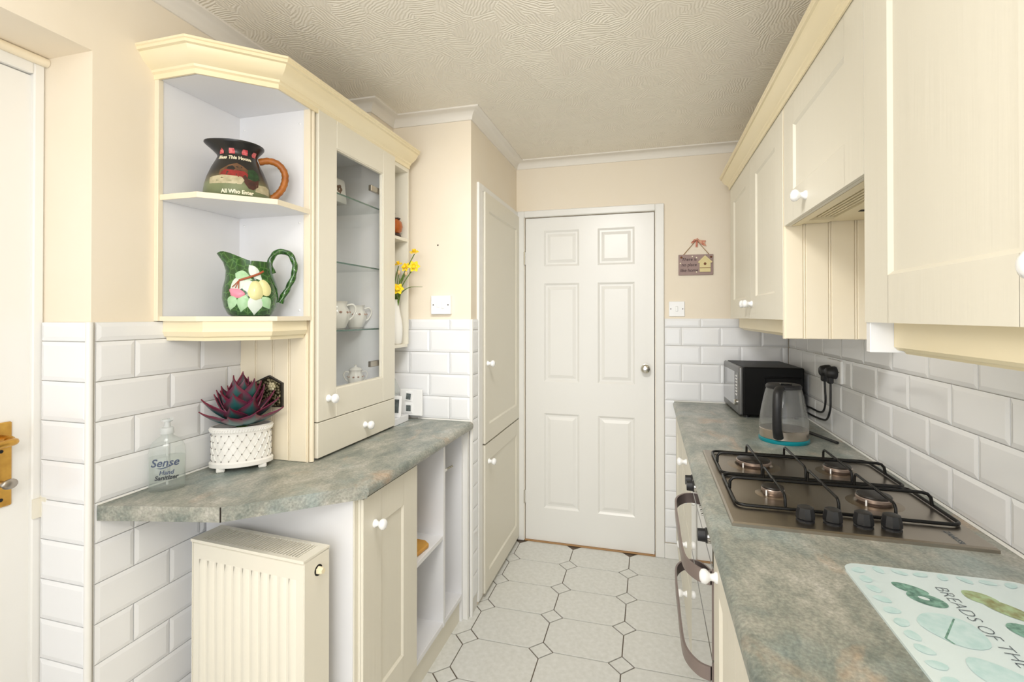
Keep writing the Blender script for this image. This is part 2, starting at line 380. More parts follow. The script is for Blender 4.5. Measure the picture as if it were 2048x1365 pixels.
# floor tiles (elongated octagons and small dots)
PX, PY, D = .325, .239, .05
g = .0022
def oct_bm():
    a, b_ = PX/2-g, PY/2-g; d = D+.0005
    pts = [(-a+d, -b_), (a-d, -b_), (a, -b_+d), (a, b_-d), (a-d, b_), (-a+d, b_), (-a, b_-d), (-a, -b_+d)]
    bm = bmesh.new(); prism(bm, pts, -.006, -.0008); top = [f for f in bm.faces if f.normal.z > .9]
    bmesh.ops.inset_region(bm, faces=top, thickness=.0018, depth=.0008); return bm
def dot_bm():
    d = D-g*1.3; bm = bmesh.new(); prism(bm, [(-d, 0), (0, -d), (d, 0), (0, d)], -.006, -.0008); top = [f for f in bm.faces if f.normal.z > .9]
    bmesh.ops.inset_region(bm, faces=top, thickness=.0015, depth=.0008); return bm
ot = mesh_of(oct_bm(), 'floor_tile', 'octagon_tile'); dt = mesh_of(dot_bm(), 'floor_tile', 'dot_tile')
fo = ORG['floor']
for i in range(-1, 4):
    for j in range(0, 12):
        dx, dy = -.755+i*PX, 2.715-j*PY
        if i < 3: inst(ot, 'floor_tile', floor, Vector((dx+PX/2, dy+PY/2 if j else dy+PY/2, 0))-fo)
        inst(dt, 'floor_dot_tile', floor, Vector((dx, dy, 0))-fo)

# wall tiles
ZR = [1.365, 1.315]+[1.315-.1035*k for k in range(1, 13)]
TC = {}
def tile_mesh(w_, h):
    key = (round(w_, 4), round(h, 4))
    if key in TC: return TC[key]
    bm = bmesh.new(); a, c = w_/2-.0012, h/2-.0012; i = min(.011, a*.6, c*.6)
    lay = [(a, c, 0), (a, c, -.005), (a-i, c-i, -.0075)]
    rs = [[bm.verts.new((sx*x, y, sz*z)) for sx, sz in ((-1, -1), (1, -1), (1, 1), (-1, 1))] for x, z, y in lay]
    for p, q in zip(rs, rs[1:]):
        for k in range(4): bm.faces.new((p[k], p[(k+1) % 4], q[(k+1) % 4], q[k]))
    bm.faces.new(rs[-1]); TC[key] = mesh_of(bm, 'tile_white', 'wall_tile'); return TC[key]
def tiles(parent, face, const, u0, u1, z0, z1, j_odd, j_even, flip=None, P_=.206):
    """const: plane of the grout face. rows follow ZR; joints per row parity"""
    rz = {'px': R(90), 'nx': R(-90), 'ny': 0}[face]
    og = ORG[parent.name]
    t = .003
    if face == 'px': gb = B(const-t, const, u0, u1, z0, z1)
    elif face == 'nx': gb = B(const, const+t, u0, u1, z0, z1)
    else: gb = B(u0, u1, const, const+t, z0, z1)
    ob('grout_bed', gb, 'grout', parent)
    for k in range(len(ZR)-1):
        a, c = max(ZR[k+1], z0), min(ZR[k], z1)
        if c-a < .012: continue
        j = j_odd if ((k % 2 == 1) ^ bool(flip and ZR[k] < flip)) else j_even
        n0 = math.floor((u0-j)/P_); cuts = [u0]
        while True:
            u = j+n0*P_
            if u >= u1-.012: break
            if u > u0+.012: cuts.append(u)
            n0 += 1
        cuts.append(u1)
        for p, q in zip(cuts, cuts[1:]):
            uc, zc = (p+q)/2, (a+c)/2
            loc = Vector((const, uc, zc)) if face != 'ny' else Vector((uc, const, zc))
            inst(tile_mesh(q-p, c-a), 'wall_tile', parent, loc-og, (0, 0, rz))
tiles(wl, 'px', XL+.003, .93, 1.415, 0, 1.365, 1.03, 1.135, flip=.85)
tiles(wl, 'ny', .921, -1.537, XLT-.008, 0, 1.365, -1.2, -1.2, P_=.5)
tiles(wr, 'nx', XR-.003, .30, YF-.01, ZW+.004, 1.365, 1.37, 1.267)
tiles(wf, 'ny', YF-.003, .09, XR-.01, .09, 1.365, .18, .283)
tiles(wp, 'ny', YP-.003, -1.185, XC-.002, ZW, 1.365, -.992, -.89)
tiles(wp, 'px', XC+.003, YP, 2.215, 0, 1.365, 1.0, 1.0, P_=5)

def vtrim(name, x, y, z0, z1, r, label, q):
    bm = bmesh.new(); lathe(bm, [(r, z0), (r, z1)], 16, Matrix.Translation((x, y, 0))); return struct(name, bm, 'white_gloss', label, 'trim', smooth=40)
vtrim('trim_2', XLT-.004, .917, 0, 1.365, .0085, 'white rounded tile trim down the corner of the door recess', 0)
vtrim('trim_3', XC+.002, YP-.001, 0, 1.365, .0085, 'white rounded tile trim down the pier corner', 0)
bm = bmesh.new(); ball(bm, (-.955, YP, 1.714), .004, .0015, .004, 8); ob('screw_hole', bm, 'dark_gap', wp)
# sealant beads
def bead(name, pts, label, s=.005):
    bm = bmesh.new(); tube(bm, pts, s, 6); struct(name, bm, 'white_gloss', label, 'sealant', smooth=60)
bead('trim_4', [(XRT, .25, ZW+.001), (XRT, YF-.01, ZW+.001)], 'white sealant bead along the right worktop')
bead('trim_5', [(XLT, .935, ZW+.001), (XLT, 1.39, ZW+.001)], 'white sealant bead along the left worktop by the hand sanitiser', .003)
bead('trim_6', [(-1.05, YP-.008, ZW+.001), (XC, YP-.008, ZW+.001)], 'white sealant bead where left worktop meets the pier')
bead('trim_7', [(.14, YF-.009, ZW+.001), (XRT, YF-.009, ZW+.001)], 'white sealant bead along the end wall behind the microwave')
struct('baseboard_far', B(.088, .2, YF-.014, YF, 0, .085, bev=.003), 'white_gloss', 'short white skirting board right of the white door', 'skirting')

# ---- panelled faces
def panel_face(bm, w_, h, cols, rows, steps, depth, groove=None):
    """front at y=0 facing -Y. cols/rows: list of (a,b) panel intervals; steps: (inset, depth)"""
    xs = sorted({0, w_, *[v for c in cols for v in c]}); zs = sorted({0, h, *[v for c in rows for v in c]})
    def quad(x0, x1, z0, z1, y=0): bm.faces.new([bm.verts.new(p) for p in ((x0, y, z0), (x1, y, z0), (x1, y, z1), (x0, y, z1))])
    for x0, x1 in zip(xs, xs[1:]):
        for z0, z1 in zip(zs, zs[1:]):
            if any(abs(c[0]-x0) < 1e-6 for c in cols) and any(abs(c[0]-z0) < 1e-6 for c in rows):
                prev = None
                for ins, d in [(0, 0)]+steps:
                    ring = [bm.verts.new(p) for p in ((x0+ins, d, z0+ins), (x1-ins, d, z0+ins), (x1-ins, d, z1-ins), (x0+ins, d, z1-ins))]
                    if prev:
                        for k in range(4): bm.faces.new((prev[k], prev[(k+1) % 4], ring[(k+1) % 4], ring[k]))
                    prev = ring
                bm.faces.new(prev)
            else:
                gx0 = gx1 = 0
                if groove:
                    if any(abs(c[1]-x1) < 1e-6 and abs(c[0]-x0) < 1e-6 for c in cols): gx0 = gx1 = groove
                quad(x0+gx0, x1-gx1, z0, z1)
    e = .0012
    box(bm, 0, w_, .0095, depth, 0, h)
    for q in (((0, 0, 0), (0, .0085, 0), (0, .0085, h), (0, 0, h)), ((w_, 0, 0), (w_, 0, h), (w_, .0085, h), (w_, .0085, 0)),
              ((0, 0, h), (0, .0085, h), (w_, .0085, h), (w_, 0, h)), ((0, 0, 0), (w_, 0, 0), (w_, .0085, 0), (0, .0085, 0))):
        bm.faces.new([bm.verts.new(p) for p in q])
    return bm
def shaker(w_, h, f=.1, ft=None, th=.02, glass=False):
    ft = ft or f
    bm = bmesh.new()
    return panel_face(bm, w_, h, [(f, w_-f)], [(ft, h-ft)], [(.007, .0065)], th, groove=.0007)
KNOB = None
def knob_mesh():
    global KNOB
    if KNOB is None:
        bm = bmesh.new(); M_ = Matrix.Rotation(R(90), 4, 'X')   # z -> -y
        lathe(bm, [(.0, .0), (.0125, 0), (.0125, .004), (.0085, .008), (.0075, .014), (.011, .018), (.0155, .023), (.0165, .028), (.0145, .034), (.008, .038), (0, .039)], 20, M_)
        KNOB = mesh_of(bm, 'ceramic_white', 'knob', smooth=60)
    return KNOB
def knob(parent, loc, label=None):
    k = inst(knob_mesh(), 'knob', parent, loc)
    return k
def door_part(name, parent, w_, h, corner, face, f=.1, ft=None, knob_at=None, m='cab', bm=None):
    """corner: world position of the door's left-bottom as seen from its front"""
    rz = {'px': R(90), 'nx': R(-90), 'ny': 0}[face]
    d = ob(name, bm or shaker(w_, h, f, ft), m, parent, local=True, loc=Vector(corner)-ORG[parent.name], rotz=rz)
    if knob_at: knob(d, (knob_at[0], 0, knob_at[1]))
    return d

# ------------------------------------------------------------------ door_1 : six panel door
d1 = thing('door_1', (-.35, YF, 0), 'white six panel interior door with round chrome knob', 'door'); d1['kind'] = 'structure'
bm = bmesh.new()
panel_face(bm, .764, 1.974, [(.115, .331), (.441, .655)], [(.2, .779), (.972, 1.572), (1.676, 1.895)], [(.006, .004), (.012, .0085), (.022, .0085), (.040, .0025)], .035)
ob('leaf', bm, 'white_gloss', d1, local=True, loc=Vector((-.731, YF+.003, .007))-ORG[d1.name])
bm = bmesh.new()
arch = [(0, 0), (0, .018), (.010, .02), (.03, .014), (.046, .009), (.048, 0)]
def frame_rail(bm, x0, x1, z0, z1): box(bm, x0, x1, YF-.016, YF+.03, z0, z1, bev=.004)
frame_rail(bm, -.781, -.737, 0, 2.026); frame_rail(bm, .039, .088, 0, 2.026); frame_rail(bm, -.737, .039, 1.986, 2.026)
ob('architrave', bm, 'white_gloss', d1)
bm = bmesh.new(); M_ = Matrix.Translation((-.016, YF+.003, 1.077)) @ Matrix.Rotation(R(90), 4, 'X')
lathe(bm, [(0, 0), (.024, 0), (.024, .004), (.012, .006), (.011, .02), (.018, .026), (.026, .035), (.027, .045), (.022, .053), (.01, .056), (0, .056)], 24, M_)
tag(ob('knob', bm, 'chrome', d1, smooth=50), 'round chrome door knob')
for z in (1.735, .27):
    bm = bmesh.new(); box(bm, -.742, -.731, YF-.012, YF+.004, z-.038, z+.038); lathe(bm, [(.005, z-.04), (.005, z+.04)], 8, Matrix.Translation((-.735, YF-.012, 0)))
    ob('hinge', bm, 'chrome', d1)
ob('threshold', B(-.735, .037, YF-.012, YF+.05, 0, .006, bev=.002), 'wood_threshold', d1)

# ------------------------------------------------------------------ door_2 : back door in the recess
XD = -1.545
d2 = thing('door_2', (XD, .45, 0), 'plain white back door in the left recess with brass lever handle', 'door'); d2['kind'] = 'structure'
bm = bmesh.new(); box(bm, XD-.04, XD-.006, .05, .9, .01, 2.01, bev=.002); ob('leaf', bm, 'white_gloss', d2)
bm = bmesh.new(); box(bm, XD-.05, XD+.006, .898, .922, 0, 2.062, bev=.003); box(bm, XD-.05, XD+.006, .02, .898, 2.012, 2.062, bev=.003); box(bm, XD-.05, XD+.006, .02, .048, 0, 2.062)
ob('frame', bm, 'white_gloss', d2)
bm = bmesh.new(); tube(bm, [(XD+.012, .03, 2.05), (XD+.012, .923, 2.05)], .012, 10); ob('head_moulding', bm, 'cab_bead', d2, smooth=60)
bm = bmesh.new(); box(bm, XD-.006, XD+.002, .814, .86, .906, 1.116, bev=.003)
pl = ob('handle_plate', bm, 'brass', d2)
bm = bmesh.new(); lathe(bm, [(.013, 0), (.013, .03)], 14, Matrix.Translation((XD+.002, .837, 1.073)) @ Matrix.Rotation(R(90), 4, 'Y'))
tube(bm, catmull([(XD+.032, .837, 1.073), (XD+.046, .837, 1.073), (XD+.055, .815, 1.073), (XD+.055, .715, 1.065)], 5), .009, 10, flat=1.2)
tag(ob('lever', bm, 'brass', pl, smooth=50), 'brass lever handle')
bm = bmesh.new(); lathe(bm, [(.008, 0), (.008, .02), (.006, .022)], 12, Matrix.Translation((XD+.002, .837, .965)) @ Matrix.Rotation(R(90), 4, 'Y')); ball(bm, (XD+.034, .837, .968), .006, .017, .013, 14)
tag(ob('thumb_turn', bm, 'steel', pl, smooth=50), 'oval steel thumb turn')
for z in (1.045, .925): 
    bm = bmesh.new(); lathe(bm, [(.0045, 0), (.0045, .0008)], 10, Matrix.Translation((XD+.002, .837, z)) @ Matrix.Rotation(R(90), 4, 'Y')); ob('screw_hole', bm, 'shadow_black', pl)
bm = bmesh.new(); box(bm, XD+.006, XD+.012, .898, .916, .855, .905); box(bm, XD+.006, XD+.03, .915, .921, .853, .91, bev=.001)
tag(ob('latch_keep', bm, 'cab', d2), 'cream latch keep on the frame')

# ------------------------------------------------------------------ built-in cupboard in the pier
bc = thing('built_in_cupboard', (XC, 2.58, 0), 'tall cream built-in cupboard with two doors beside the white door', 'cupboard')
bm = bmesh.new()
for a in ((2.216, 2.272, 0.02, 2.022), (2.272, 2.95, 1.99, 2.022)): box(bm, XC, XC+.012, a[0], a[1], a[2], a[3], bev=.002)
ob('door_frame', bm, 'white_gloss', bc)
door_part('door', bc, .655, 1.235, (XC+.021, 2.283, .755), 'px', f=.062, ft=.085, knob_at=(.035, .39))
door_part('door', bc, .655, .72, (XC+.021, 2.283, .026), 'px', f=.062, ft=.085, knob_at=(.055, .63))
ob('door_gap_shade', B(XC, XC+.001, 2.275, 2.945, .02, 1.99), 'dark_gap', bc)  # dark sheet on the pier, paints the shade in the door gaps

# ------------------------------------------------------------------ left display cabinet
XFd = -1.065
dc = thing('display_cabinet', (-1.2, 1.67, ZW), 'cream glazed display cabinet standing on the left worktop with drawer below', 'cabinet')
bm = bmesh.new(); y0, y1 = 1.392, 1.41
box(bm, XLT, -1.088, y0+.001, y1, ZW, 2.068)
xs = [XLT+.002, -1.295, -1.225, -1.16, -1.088]
for a, c in zip(xs, xs[1:]): box(bm, a+.0042, c-.0042, y0-.003, y0+.002, ZW+.001, 2.066, bev=.0015)
for x in xs[1:-1]: tube(bm, [(x, y0+.0002, ZW+.001), (x, y0+.0002, 2.066)], .0026, 8)
tag(ob('side_panel', bm, 'cab_bead', dc), 'cream tongue-and-groove side panel')
bm = bmesh.new(); tube(bm, [(-1.079, 1.400, ZW+.002), (-1.079, 1.400, 2.075)], .008, 12); ob('corner_bead', bm, 'cab_bead', dc, smooth=60)
ob('side_panel', B(XLT, -1.088, 1.917, 1.935, ZW, 2.068), 'melamine', dc)
ob('back_panel', B(XLT, XLT+.006, 1.41, 1.917, ZW, 2.068), 'melamine', dc)
ob('top_panel', B(XLT+.006, -1.088, 1.41, 1.917, 2.05, 2.068), 'melamine', dc)
ob('floor_panel', B(XLT+.006, -1.088, 1.41, 1.917, 1.062, 1.08), 'melamine', dc)
ob('lower_panel', B(XLT+.006, -1.09, 1.41, 1.917, ZW, ZW+.016), 'melamine', dc)
# glazed door
def glazed(w_, h, f, fb):
    bm = bmesh.new(); g_ = .0007
    for a in ((0, f, 0, h), (w_-f, w_, 0, h), (f+g_, w_-f-g_, 0, fb), (f+g_, w_-f-g_, h-f, h)): box(bm, a[0], a[1], 0, .02, a[2], a[3], bev=.0015)
    return bm
gd = ob('door', glazed(.518, 1.052, .1, .1), 'cab', dc, local=True, loc=Vector((XFd, 1.414, 1.024))-ORG[dc.name], rotz=R(90))
ob('glass_pane', B(.095, .423, .012, .0145, .095, .957), 'pane', gd, local=True, loc=(0, 0, 0))
knob(gd, (.055, 0, .073))
bm = bmesh.new()
for a in ((.1, .104, .1, .952), (.414, .418, .1, .952), (.104, .414, .1, .104), (.104, .414, .948, .952)): box(bm, a[0], a[1], .003, .016, a[2], a[3])
ob('glazing_bead', bm, 'cab', gd, local=True, loc=(0, 0, 0))
for z in (.16, .88): ob('hinge', B(.36, .435, .021, .035, z-.012, z+.012, bev=.002), 'steel', gd, local=True, loc=(0, 0, 0))
dr = ob('drawer', B(0, .518, 0, .02, 0, .118, bev=.0015), 'cab', dc, local=True, loc=Vector((XFd, 1.414, ZW+.008))-ORG[dc.name], rotz=R(90)); knob(dr, (.283, 0, .054))
for z in (1.835, 1.581, 1.329):
    s_ = ob('glass_shelf', B(XLT+.008, -1.1, 1.411, 1.916, z-.006, z), 'shelf_glass', dc)
    ob('shelf_edge', B(-1.1, -1.0992, 1.412, 1.915, z-.006, z), 'glass_edge', s_)

# ------------------------------------------------------------------ corner shelf unit
cs = thing('corner_shelf_unit', (-1.22, 1.24, 1.31), 'open cream corner shelf unit with angled shelves at end of left wall cabinets', 'shelf unit')
poly = [(XLT+.004, 1.098), (-1.226, 1.098), (-1.076, 1.236), (-1.076, 1.388), (XLT+.004, 1.388)]
ob('back_panel', B(XL, XLT+.003, 1.098, 1.39, 1.366, 2.066), 'melamine', cs)
ob('back_panel', B(XLT+.003, -1.098, 1.384, 1.3895, 1.366, 2.066), 'melamine', cs)
ob('edge_strip', B(XL, XLT+.006, 1.088, 1.104, 1.366, 2.066, bev=.001), 'cab_bead', cs)
ob('edge_strip', B(-1.098, -1.074, 1.381, 1.3895, 1.366, 2.066, bev=.001), 'cab_bead', cs)
for z0, z1 in ((1.716, 1.732), (1.366, 1.380)):
    bm = bmesh.new(); prism(bm, [poly[0], poly[1], poly[2], poly[3], poly[4]], z0, z1); sh = ob('shelf', bm, 'melamine', cs)
    bm = bmesh.new(); sweep(bm, [poly[0], poly[1], poly[2], poly[3]], [(0, z0), (0, z1), (-.003, z1), (-.003, z0)]); ob('shelf_edging', bm, 'cab_bead', sh)
bm = bmesh.new(); prism(bm, poly, 2.064, 2.08); ob('top_board', bm, 'melamine', cs)
bm = bmesh.new()
pp = [(XLT+.001, 1.115), (-1.219, 1.115), (-1.092, 1.232), (-1.092, 1.383)]
sweep(bm, pp, [(0, 1.366), (-.006, 1.366), (-.006, 1.345), (-.008, 1.335), (-.002, 1.322), (.004, 1.318), (.006, 1.309), (.018, 1.309), (.018, 1.366)])
tag(ob('pelmet', bm, 'cab_aged', cs), 'cream moulded pelmet under the bottom shelf')
for x, z in ((-1.115, 2.02), (-1.115, 1.69), (-1.115, 1.40), (-1.34, 1.69), (-1.34, 2.02)):
    bm = bmesh.new(); ball(bm, (x, 1.3835, z), .004, .002, .004, 10); ob('screw_cap', bm, 'ceramic_white', cs, smooth=60)
# cornice over the left units
bm = bmesh.new()
CP = [(0, 2.062), (-.006, 2.062), (-.006, 2.076), (-.012, 2.080), (-.014, 2.086), (-.024, 2.092), (-.038, 2.104), (-.046, 2.116), (-.048, 2.122), (-.056, 2.124), (-.056, 2.132), (-.06, 2.134), (-.06, 2.14), (0, 2.14)]
sweep(bm, [(XL, 1.092), (-1.224, 1.092), (-1.072, 1.232), (-1.072, 2.07)], CP)
tag(ob('cornice', bm, 'cab_aged', smooth=30), 'cream moulded cornice bending along the top of the left wall units', 'cornice')

# slim end shelves
es = thing('end_shelf_unit', (-1.12, 2.0, ZW), 'slim cream open shelf unit between glazed cabinet and pier', 'shelf unit')
ob('back_panel', B(XS+.001, XS+.007, 1.936, 2.072, ZW, 2.066), 'cab', es)
ob('end_panel', B(XS+.001, -1.072, 2.062, 2.074, 1.25, 2.066, bev=.001), 'cab', es)
ob('bottom_board', B(XS+.007, -1.072, 1.936, 2.072, ZW+.001, ZW+.03, bev=.001), 'melamine', es)
for z in (1.722, 1.238): ob('shelf', B(XS+.007, -1.072, 1.936, 2.062, z, z+.014, bev=.001), 'cab', es)
ob('top_board', B(XS+.007, -1.072, 1.936, 2.062, 2.045, 2.062), 'cab', es)

# ------------------------------------------------------------------ left worktop, base cabinet, radiator
def nose(x_back, x_front, z0, z1, r):
    s = 1 if x_front > x_back else -1; pts = [(x_back, z0), (x_front-s*r, z0)]
    for k in range(0, 9):
        a = -math.pi/2+k*math.pi/8
        rr = (z1-z0)/2
        pts.append((x_front-s*rr+s*rr*math.cos(a)*1.0, (z0+z1)/2+rr*math.sin(a)))
    pts.append((x_back, z1)); return pts
Z0 = ZW-.038
bm = bmesh.new(); prism(bm, nose(XLT+.001, -.772, Z0, ZW, .015), 1.252, 2.127, axis='y')
prism(bm, [(XLT+.001, .934), (-1.046, 1.009), (-.778, 1.2525), (XLT+.001, 1.2525)], Z0, ZW)
lw = tag(ob('worktop', bm, 'worktop', smooth=35), 'mottled grey green laminate worktop under the glazed cabinet with angled end', 'worktop')
def strip(p, q, t=.0016):
    p, q = Vector(p), Vector(q); d = (q-p).normalized(); n = Vector((d.y, -d.x))*t
    bm = bmesh.new(); prism(bm, [tuple(p), tuple(q), tuple(q+n), tuple(p+n)], Z0, ZW+.0002); return bm
ob('edging_strip', strip((XLT+.002, .934), (-1.047, 1.0085)), 'worktop', lw); ob('edging_strip', strip((-1.045, 1.0095), (-.785, 1.246)), 'worktop', lw)
bm = bmesh.new(); box(bm, -1.0475, -1.0455, 1.006, 1.009, Z0, ZW); ob('edging_joint', bm, 'dark_gap', lw)

lb = thing('base_cabinet', (-1.08, 1.7, 0), 'cream base cabinet with one door and open shelves under the left worktop', 'cabinet')
ZB = .105
ob('side_panel', B(XLT+.01, -.823, 1.25, 1.268, 0, Z0), 'melamine', lb)
ob('face_strip', B(-.823, -.818, 1.25, 1.268, 0.05, Z0, bev=.001), 'cab', lb)
ob('divider', B(XLT+.01, -.823, 1.602, 1.62, ZB, Z0), 'melamine', lb)
ob('divider', B(XLT+.01, -.81, 1.872, 1.89, ZB, Z0), 'melamine', lb)
ob('end_panel', B(XLT+.01, -.815, 2.088, 2.106, 0, Z0), 'melamine', lb)
ob('floor_panel', B(XLT+.01, -.812, 1.268, 2.088, ZB, ZB+.02, bev=.001), 'melamine', lb)
ob('shelf', B(XLT+.01, -.812, 1.62, 1.872, .462, .48, bev=.001), 'melamine', lb)
ob('back_panel', B(XLT+.004, XLT+.01, 1.268, 2.106, 0, Z0), 'melamine', lb)
ob('plinth', B(-.842, -.826, 1.27, 2.088, 0, ZB), 'cab', lb)
ob('post', B(-.815, -.793, 2.106, 2.127, 0, Z0), 'white_gloss', lb)
door_part('door', lb, .345, .72, (-.8, 1.268, .125), 'px', f=.1, ft=.105, knob_at=(.062, .627))
bm = bmesh.new(); tube(bm, [(-.82, 1.891, .735), (-.82, 1.92, .735)], .007, 10); tube(bm, [(-.82, 1.92, .735), (-.80, 1.945, .745)], .004, 8)
tag(ob('catch', bm, 'chrome', lb, smooth=50), 'small chrome catch on the divider')

ra = thing('radiator', (-1.27, 1.121, .14), 'cream fluted panel radiator standing under the angled worktop end', 'radiator', rotz=-.066)
W_, T_, H_ = .404, .1, .6
bm = bmesh.new(); box(bm, .004, W_-.004, .004, .018, 0, H_-.012, bev=.002)
n_ = 11; pitch = (W_-.05)/n_
for k in range(n_):
    x = .025+pitch*(k+.5); a, c = pitch*.40, pitch*.22
    rows = [(.03, 0), (.05, .005), (H_-.075, .005), (H_-.055, 0)]
    prev = None
    for z, d in rows:
        ring = [bm.verts.new(p) for p in ((x-a, .004, z), (x-c, .004-d, z), (x+c, .004-d, z), (x+a, .004, z))]
        if prev:
            for q in range(3): bm.faces.new((prev[q], prev[q+1], ring[q+1], ring[q]))
        prev = ring
ob('front_panel', bm, 'radiator', ra, local=True, loc=(0, 0, 0), smooth=25)
ob('rear_panel', B(.004, W_-.004, T_-.018, T_-.004, 0, H_-.012, bev=.002), 'radiator', ra, local=True, loc=(0, 0, 0))
ob('side_cover', B(0, .003, .004, T_-.002, 0, H_-.006), 'radiator', ra, local=True, loc=(0, 0, 0))
ob('side_cover', B(W_-.003, W_, .004, T_-.002, 0, H_-.006), 'radiator', ra, local=True, loc=(0, 0, 0))
bm = bmesh.new()
for a in ((0, W_, 0, .013), (0, W_, T_-.013, T_), (0, .03, .013, T_-.013), (W_-.03, W_, .013, T_-.013)): box(bm, a[0], a[1], a[2], a[3], H_-.008, H_)
n_ = 34
for k in range(n_):
    x = .03+(W_-.06)*(k+.5)/n_; box(bm, x-.0022, x+.0022, .013, T_-.013, H_-.004, H_)
ob('top_grille', bm, 'radiator', ra, local=True, loc=(0, 0, 0))
bm = bmesh.new(); box(bm, .01, W_-.01, .02, T_-.02, .01, H_-.04); ob('slot_shade', bm, 'dark_gap', ra, local=True, loc=(0, 0, 0))  # dark block under the grille, paints the shade seen through its slots
bm = bmesh.new(); lathe(bm, [(.015, 0), (.015, .0008)], 16, Matrix.Translation((W_, T_*.55, H_-.048)) @ Matrix.Rotation(R(90), 4, 'Y')); vp = ob('valve_hole', bm, 'shadow_black', ra, local=True, loc=(0, 0, 0))
bm = bmesh.new(); lathe(bm, [(.011, 0), (.011, .008), (.008, .01), (.008, .016), (0, .016)], 6, Matrix.Translation((W_+.0008, T_*.55, H_-.048)) @ Matrix.Rotation(R(90), 4, 'Y')); tag(ob('bleed_plug', bm, 'cab_aged', ra, local=True, loc=(0, 0, 0)), 'brassy hexagonal bleed plug')
for x in (.06, W_-.06): ob('bracket_foot', B(x-.012, x+.012, .03, T_-.03, -.14, .01), 'radiator', ra, local=True, loc=(0, 0, 0))

# ------------------------------------------------------------------ right worktop and base units
bm = bmesh.new(); prism(bm, nose(XR-.009, .134, Z0, ZW, .015), .22, YF-.009, axis='y')
tag(ob('worktop', bm, 'worktop', smooth=35), 'long mottled grey green laminate worktop holding the hob and microwave', 'worktop')
XB = .15
def base_unit(y0, y1, label):
    t = thing('base_unit', (.44, (y0+y1)/2, 0), label, 'cabinet')
    ob('carcass', B(XB+.021, XR-.012, y0+.002, y1-.002, .11, Z0), 'melamine', t); ob('plinth', B(XB+.05, XB+.066, y0+.002, y1-.002, 0, .11), 'cab', t); return t
du = base_unit(1.885, 2.385, 'cream drawer unit beyond the oven under the right worktop')
for z0, z1 in ((.705, .845), (.53, .70), (.345, .525), (.125, .34)):
    d = ob('drawer', B(0, .494, 0, .02, 0, z1-z0, bev=.0015), 'cab', du, local=True, loc=Vector((XB, 2.382, z0))-ORG[du.name], rotz=R(-90)); knob(d, (.247, 0, (z1-z0)*.55))
fu = base_unit(2.387, 2.94, 'cream base cupboard in the far right corner next to the white door'); door_part('door', fu, .548, .72, (XB, 2.937, .125), 'nx')
nu = base_unit(.66, 1.272, 'cream base cupboard nearest the camera under the right worktop'); door_part('door', nu, .3, .72, (XB, 1.268, .125), 'nx', f=.09, knob_at=(.062, .66)); door_part('door', nu, .3, .72, (XB, .965, .125), 'nx', f=.09, knob_at=(.26, .66))

# oven
ov = thing('double_oven', (.4, 1.578, 0), 'built-under double oven with dark glass doors and grey strap handles', 'oven')
OY0, OY1 = 1.276, 1.881
ob('housing', B(XB+.018, XR-.03, OY0, OY1, .11, Z0-.002), 'plastic_black', ov)
ob('plinth', B(XB+.05, XB+.066, OY0, OY1, 0, .11), 'cab', ov)
cp = ob('control_panel', B(XB-.002, XB+.018, OY0, OY1, .775, .853, bev=.002), 'oven_glass', ov)
for y in (1.80, 1.74, 1.36):
    bm = bmesh.new(); lathe(bm, [(0, 0), (.019, 0), (.019, .006), (.0165, .008), (.0155, .026), (0, .026)], 20, Matrix.Translation((XB-.002, y, .815)) @ Matrix.Rotation(R(-90), 4, 'Y')); ob('dial', bm, 'plastic_black', cp, smooth=40)
    bm = bmesh.new(); lathe(bm, [(.0195, 0), (.0195, .004)], 20, Matrix.Translation((XB-.002, y, .815)) @ Matrix.Rotation(R(-90), 4, 'Y')); ob('dial_ring', bm, 'chrome', cp, smooth=40)
for k in range(3):
    bm = bmesh.new(); lathe(bm, [(.004, 0), (.004, .003), (0, .0035)], 10, Matrix.Translation((XB-.002, 1.50+.03*k, .815)) @ Matrix.Rotation(R(-90), 4, 'Y')); ob('button', bm, 'chrome', cp, smooth=40)
def strap(z, z1):
    bm = bmesh.new()
    pts = catmull([(XB-.002, 1.855, z), (XB-.03, 1.84, z), (XB-.055, 1.79, z), (XB-.06, 1.70, z), (XB-.06, 1.58, z), (XB-.06, 1.46, z), (XB-.055, 1.37, z), (XB-.03, 1.32, z), (XB-.002, 1.305, z)], 5)
    h = .017; t = .006; rows = []
    for i, p in enumerate(pts):
        d = (pts[min(i+1, len(pts)-1)]-pts[max(i-1, 0)]).normalized(); n = Vector((d.y, -d.x, 0))*t
        rows.append([bm.verts.new(q) for q in (p+Vector((0, 0, h)), p+Vector((0, 0, -h)), p+n+Vector((0, 0, -h)), p+n+Vector((0, 0, h)))])
    fs = []
    for a, c in zip(rows, rows[1:]):
        for k in range(4): fs.append(bm.faces.new((a[k], a[(k+1) % 4], c[(k+1) % 4], c[k])))
    fs += [bm.faces.new(rows[0]), bm.faces.new(rows[-1])]
    bmesh.ops.recalc_face_normals(bm, faces=fs); return bm
for z0, z1, hz in ((.552, .770, .735), (.118, .545, .50)):
    d = ob('oven_door', B(XB-.002, XB+.018, OY0, OY1, z0, z1, bev=.003), 'oven_glass', ov)
    ob('handle', strap(hz, 0), 'oven_grey', d, smooth=40)
    ob('door_edge', B(XB-.0035, XB+.017, OY0-.001, OY0+.002, z0, z1), 'oven_grey', d)

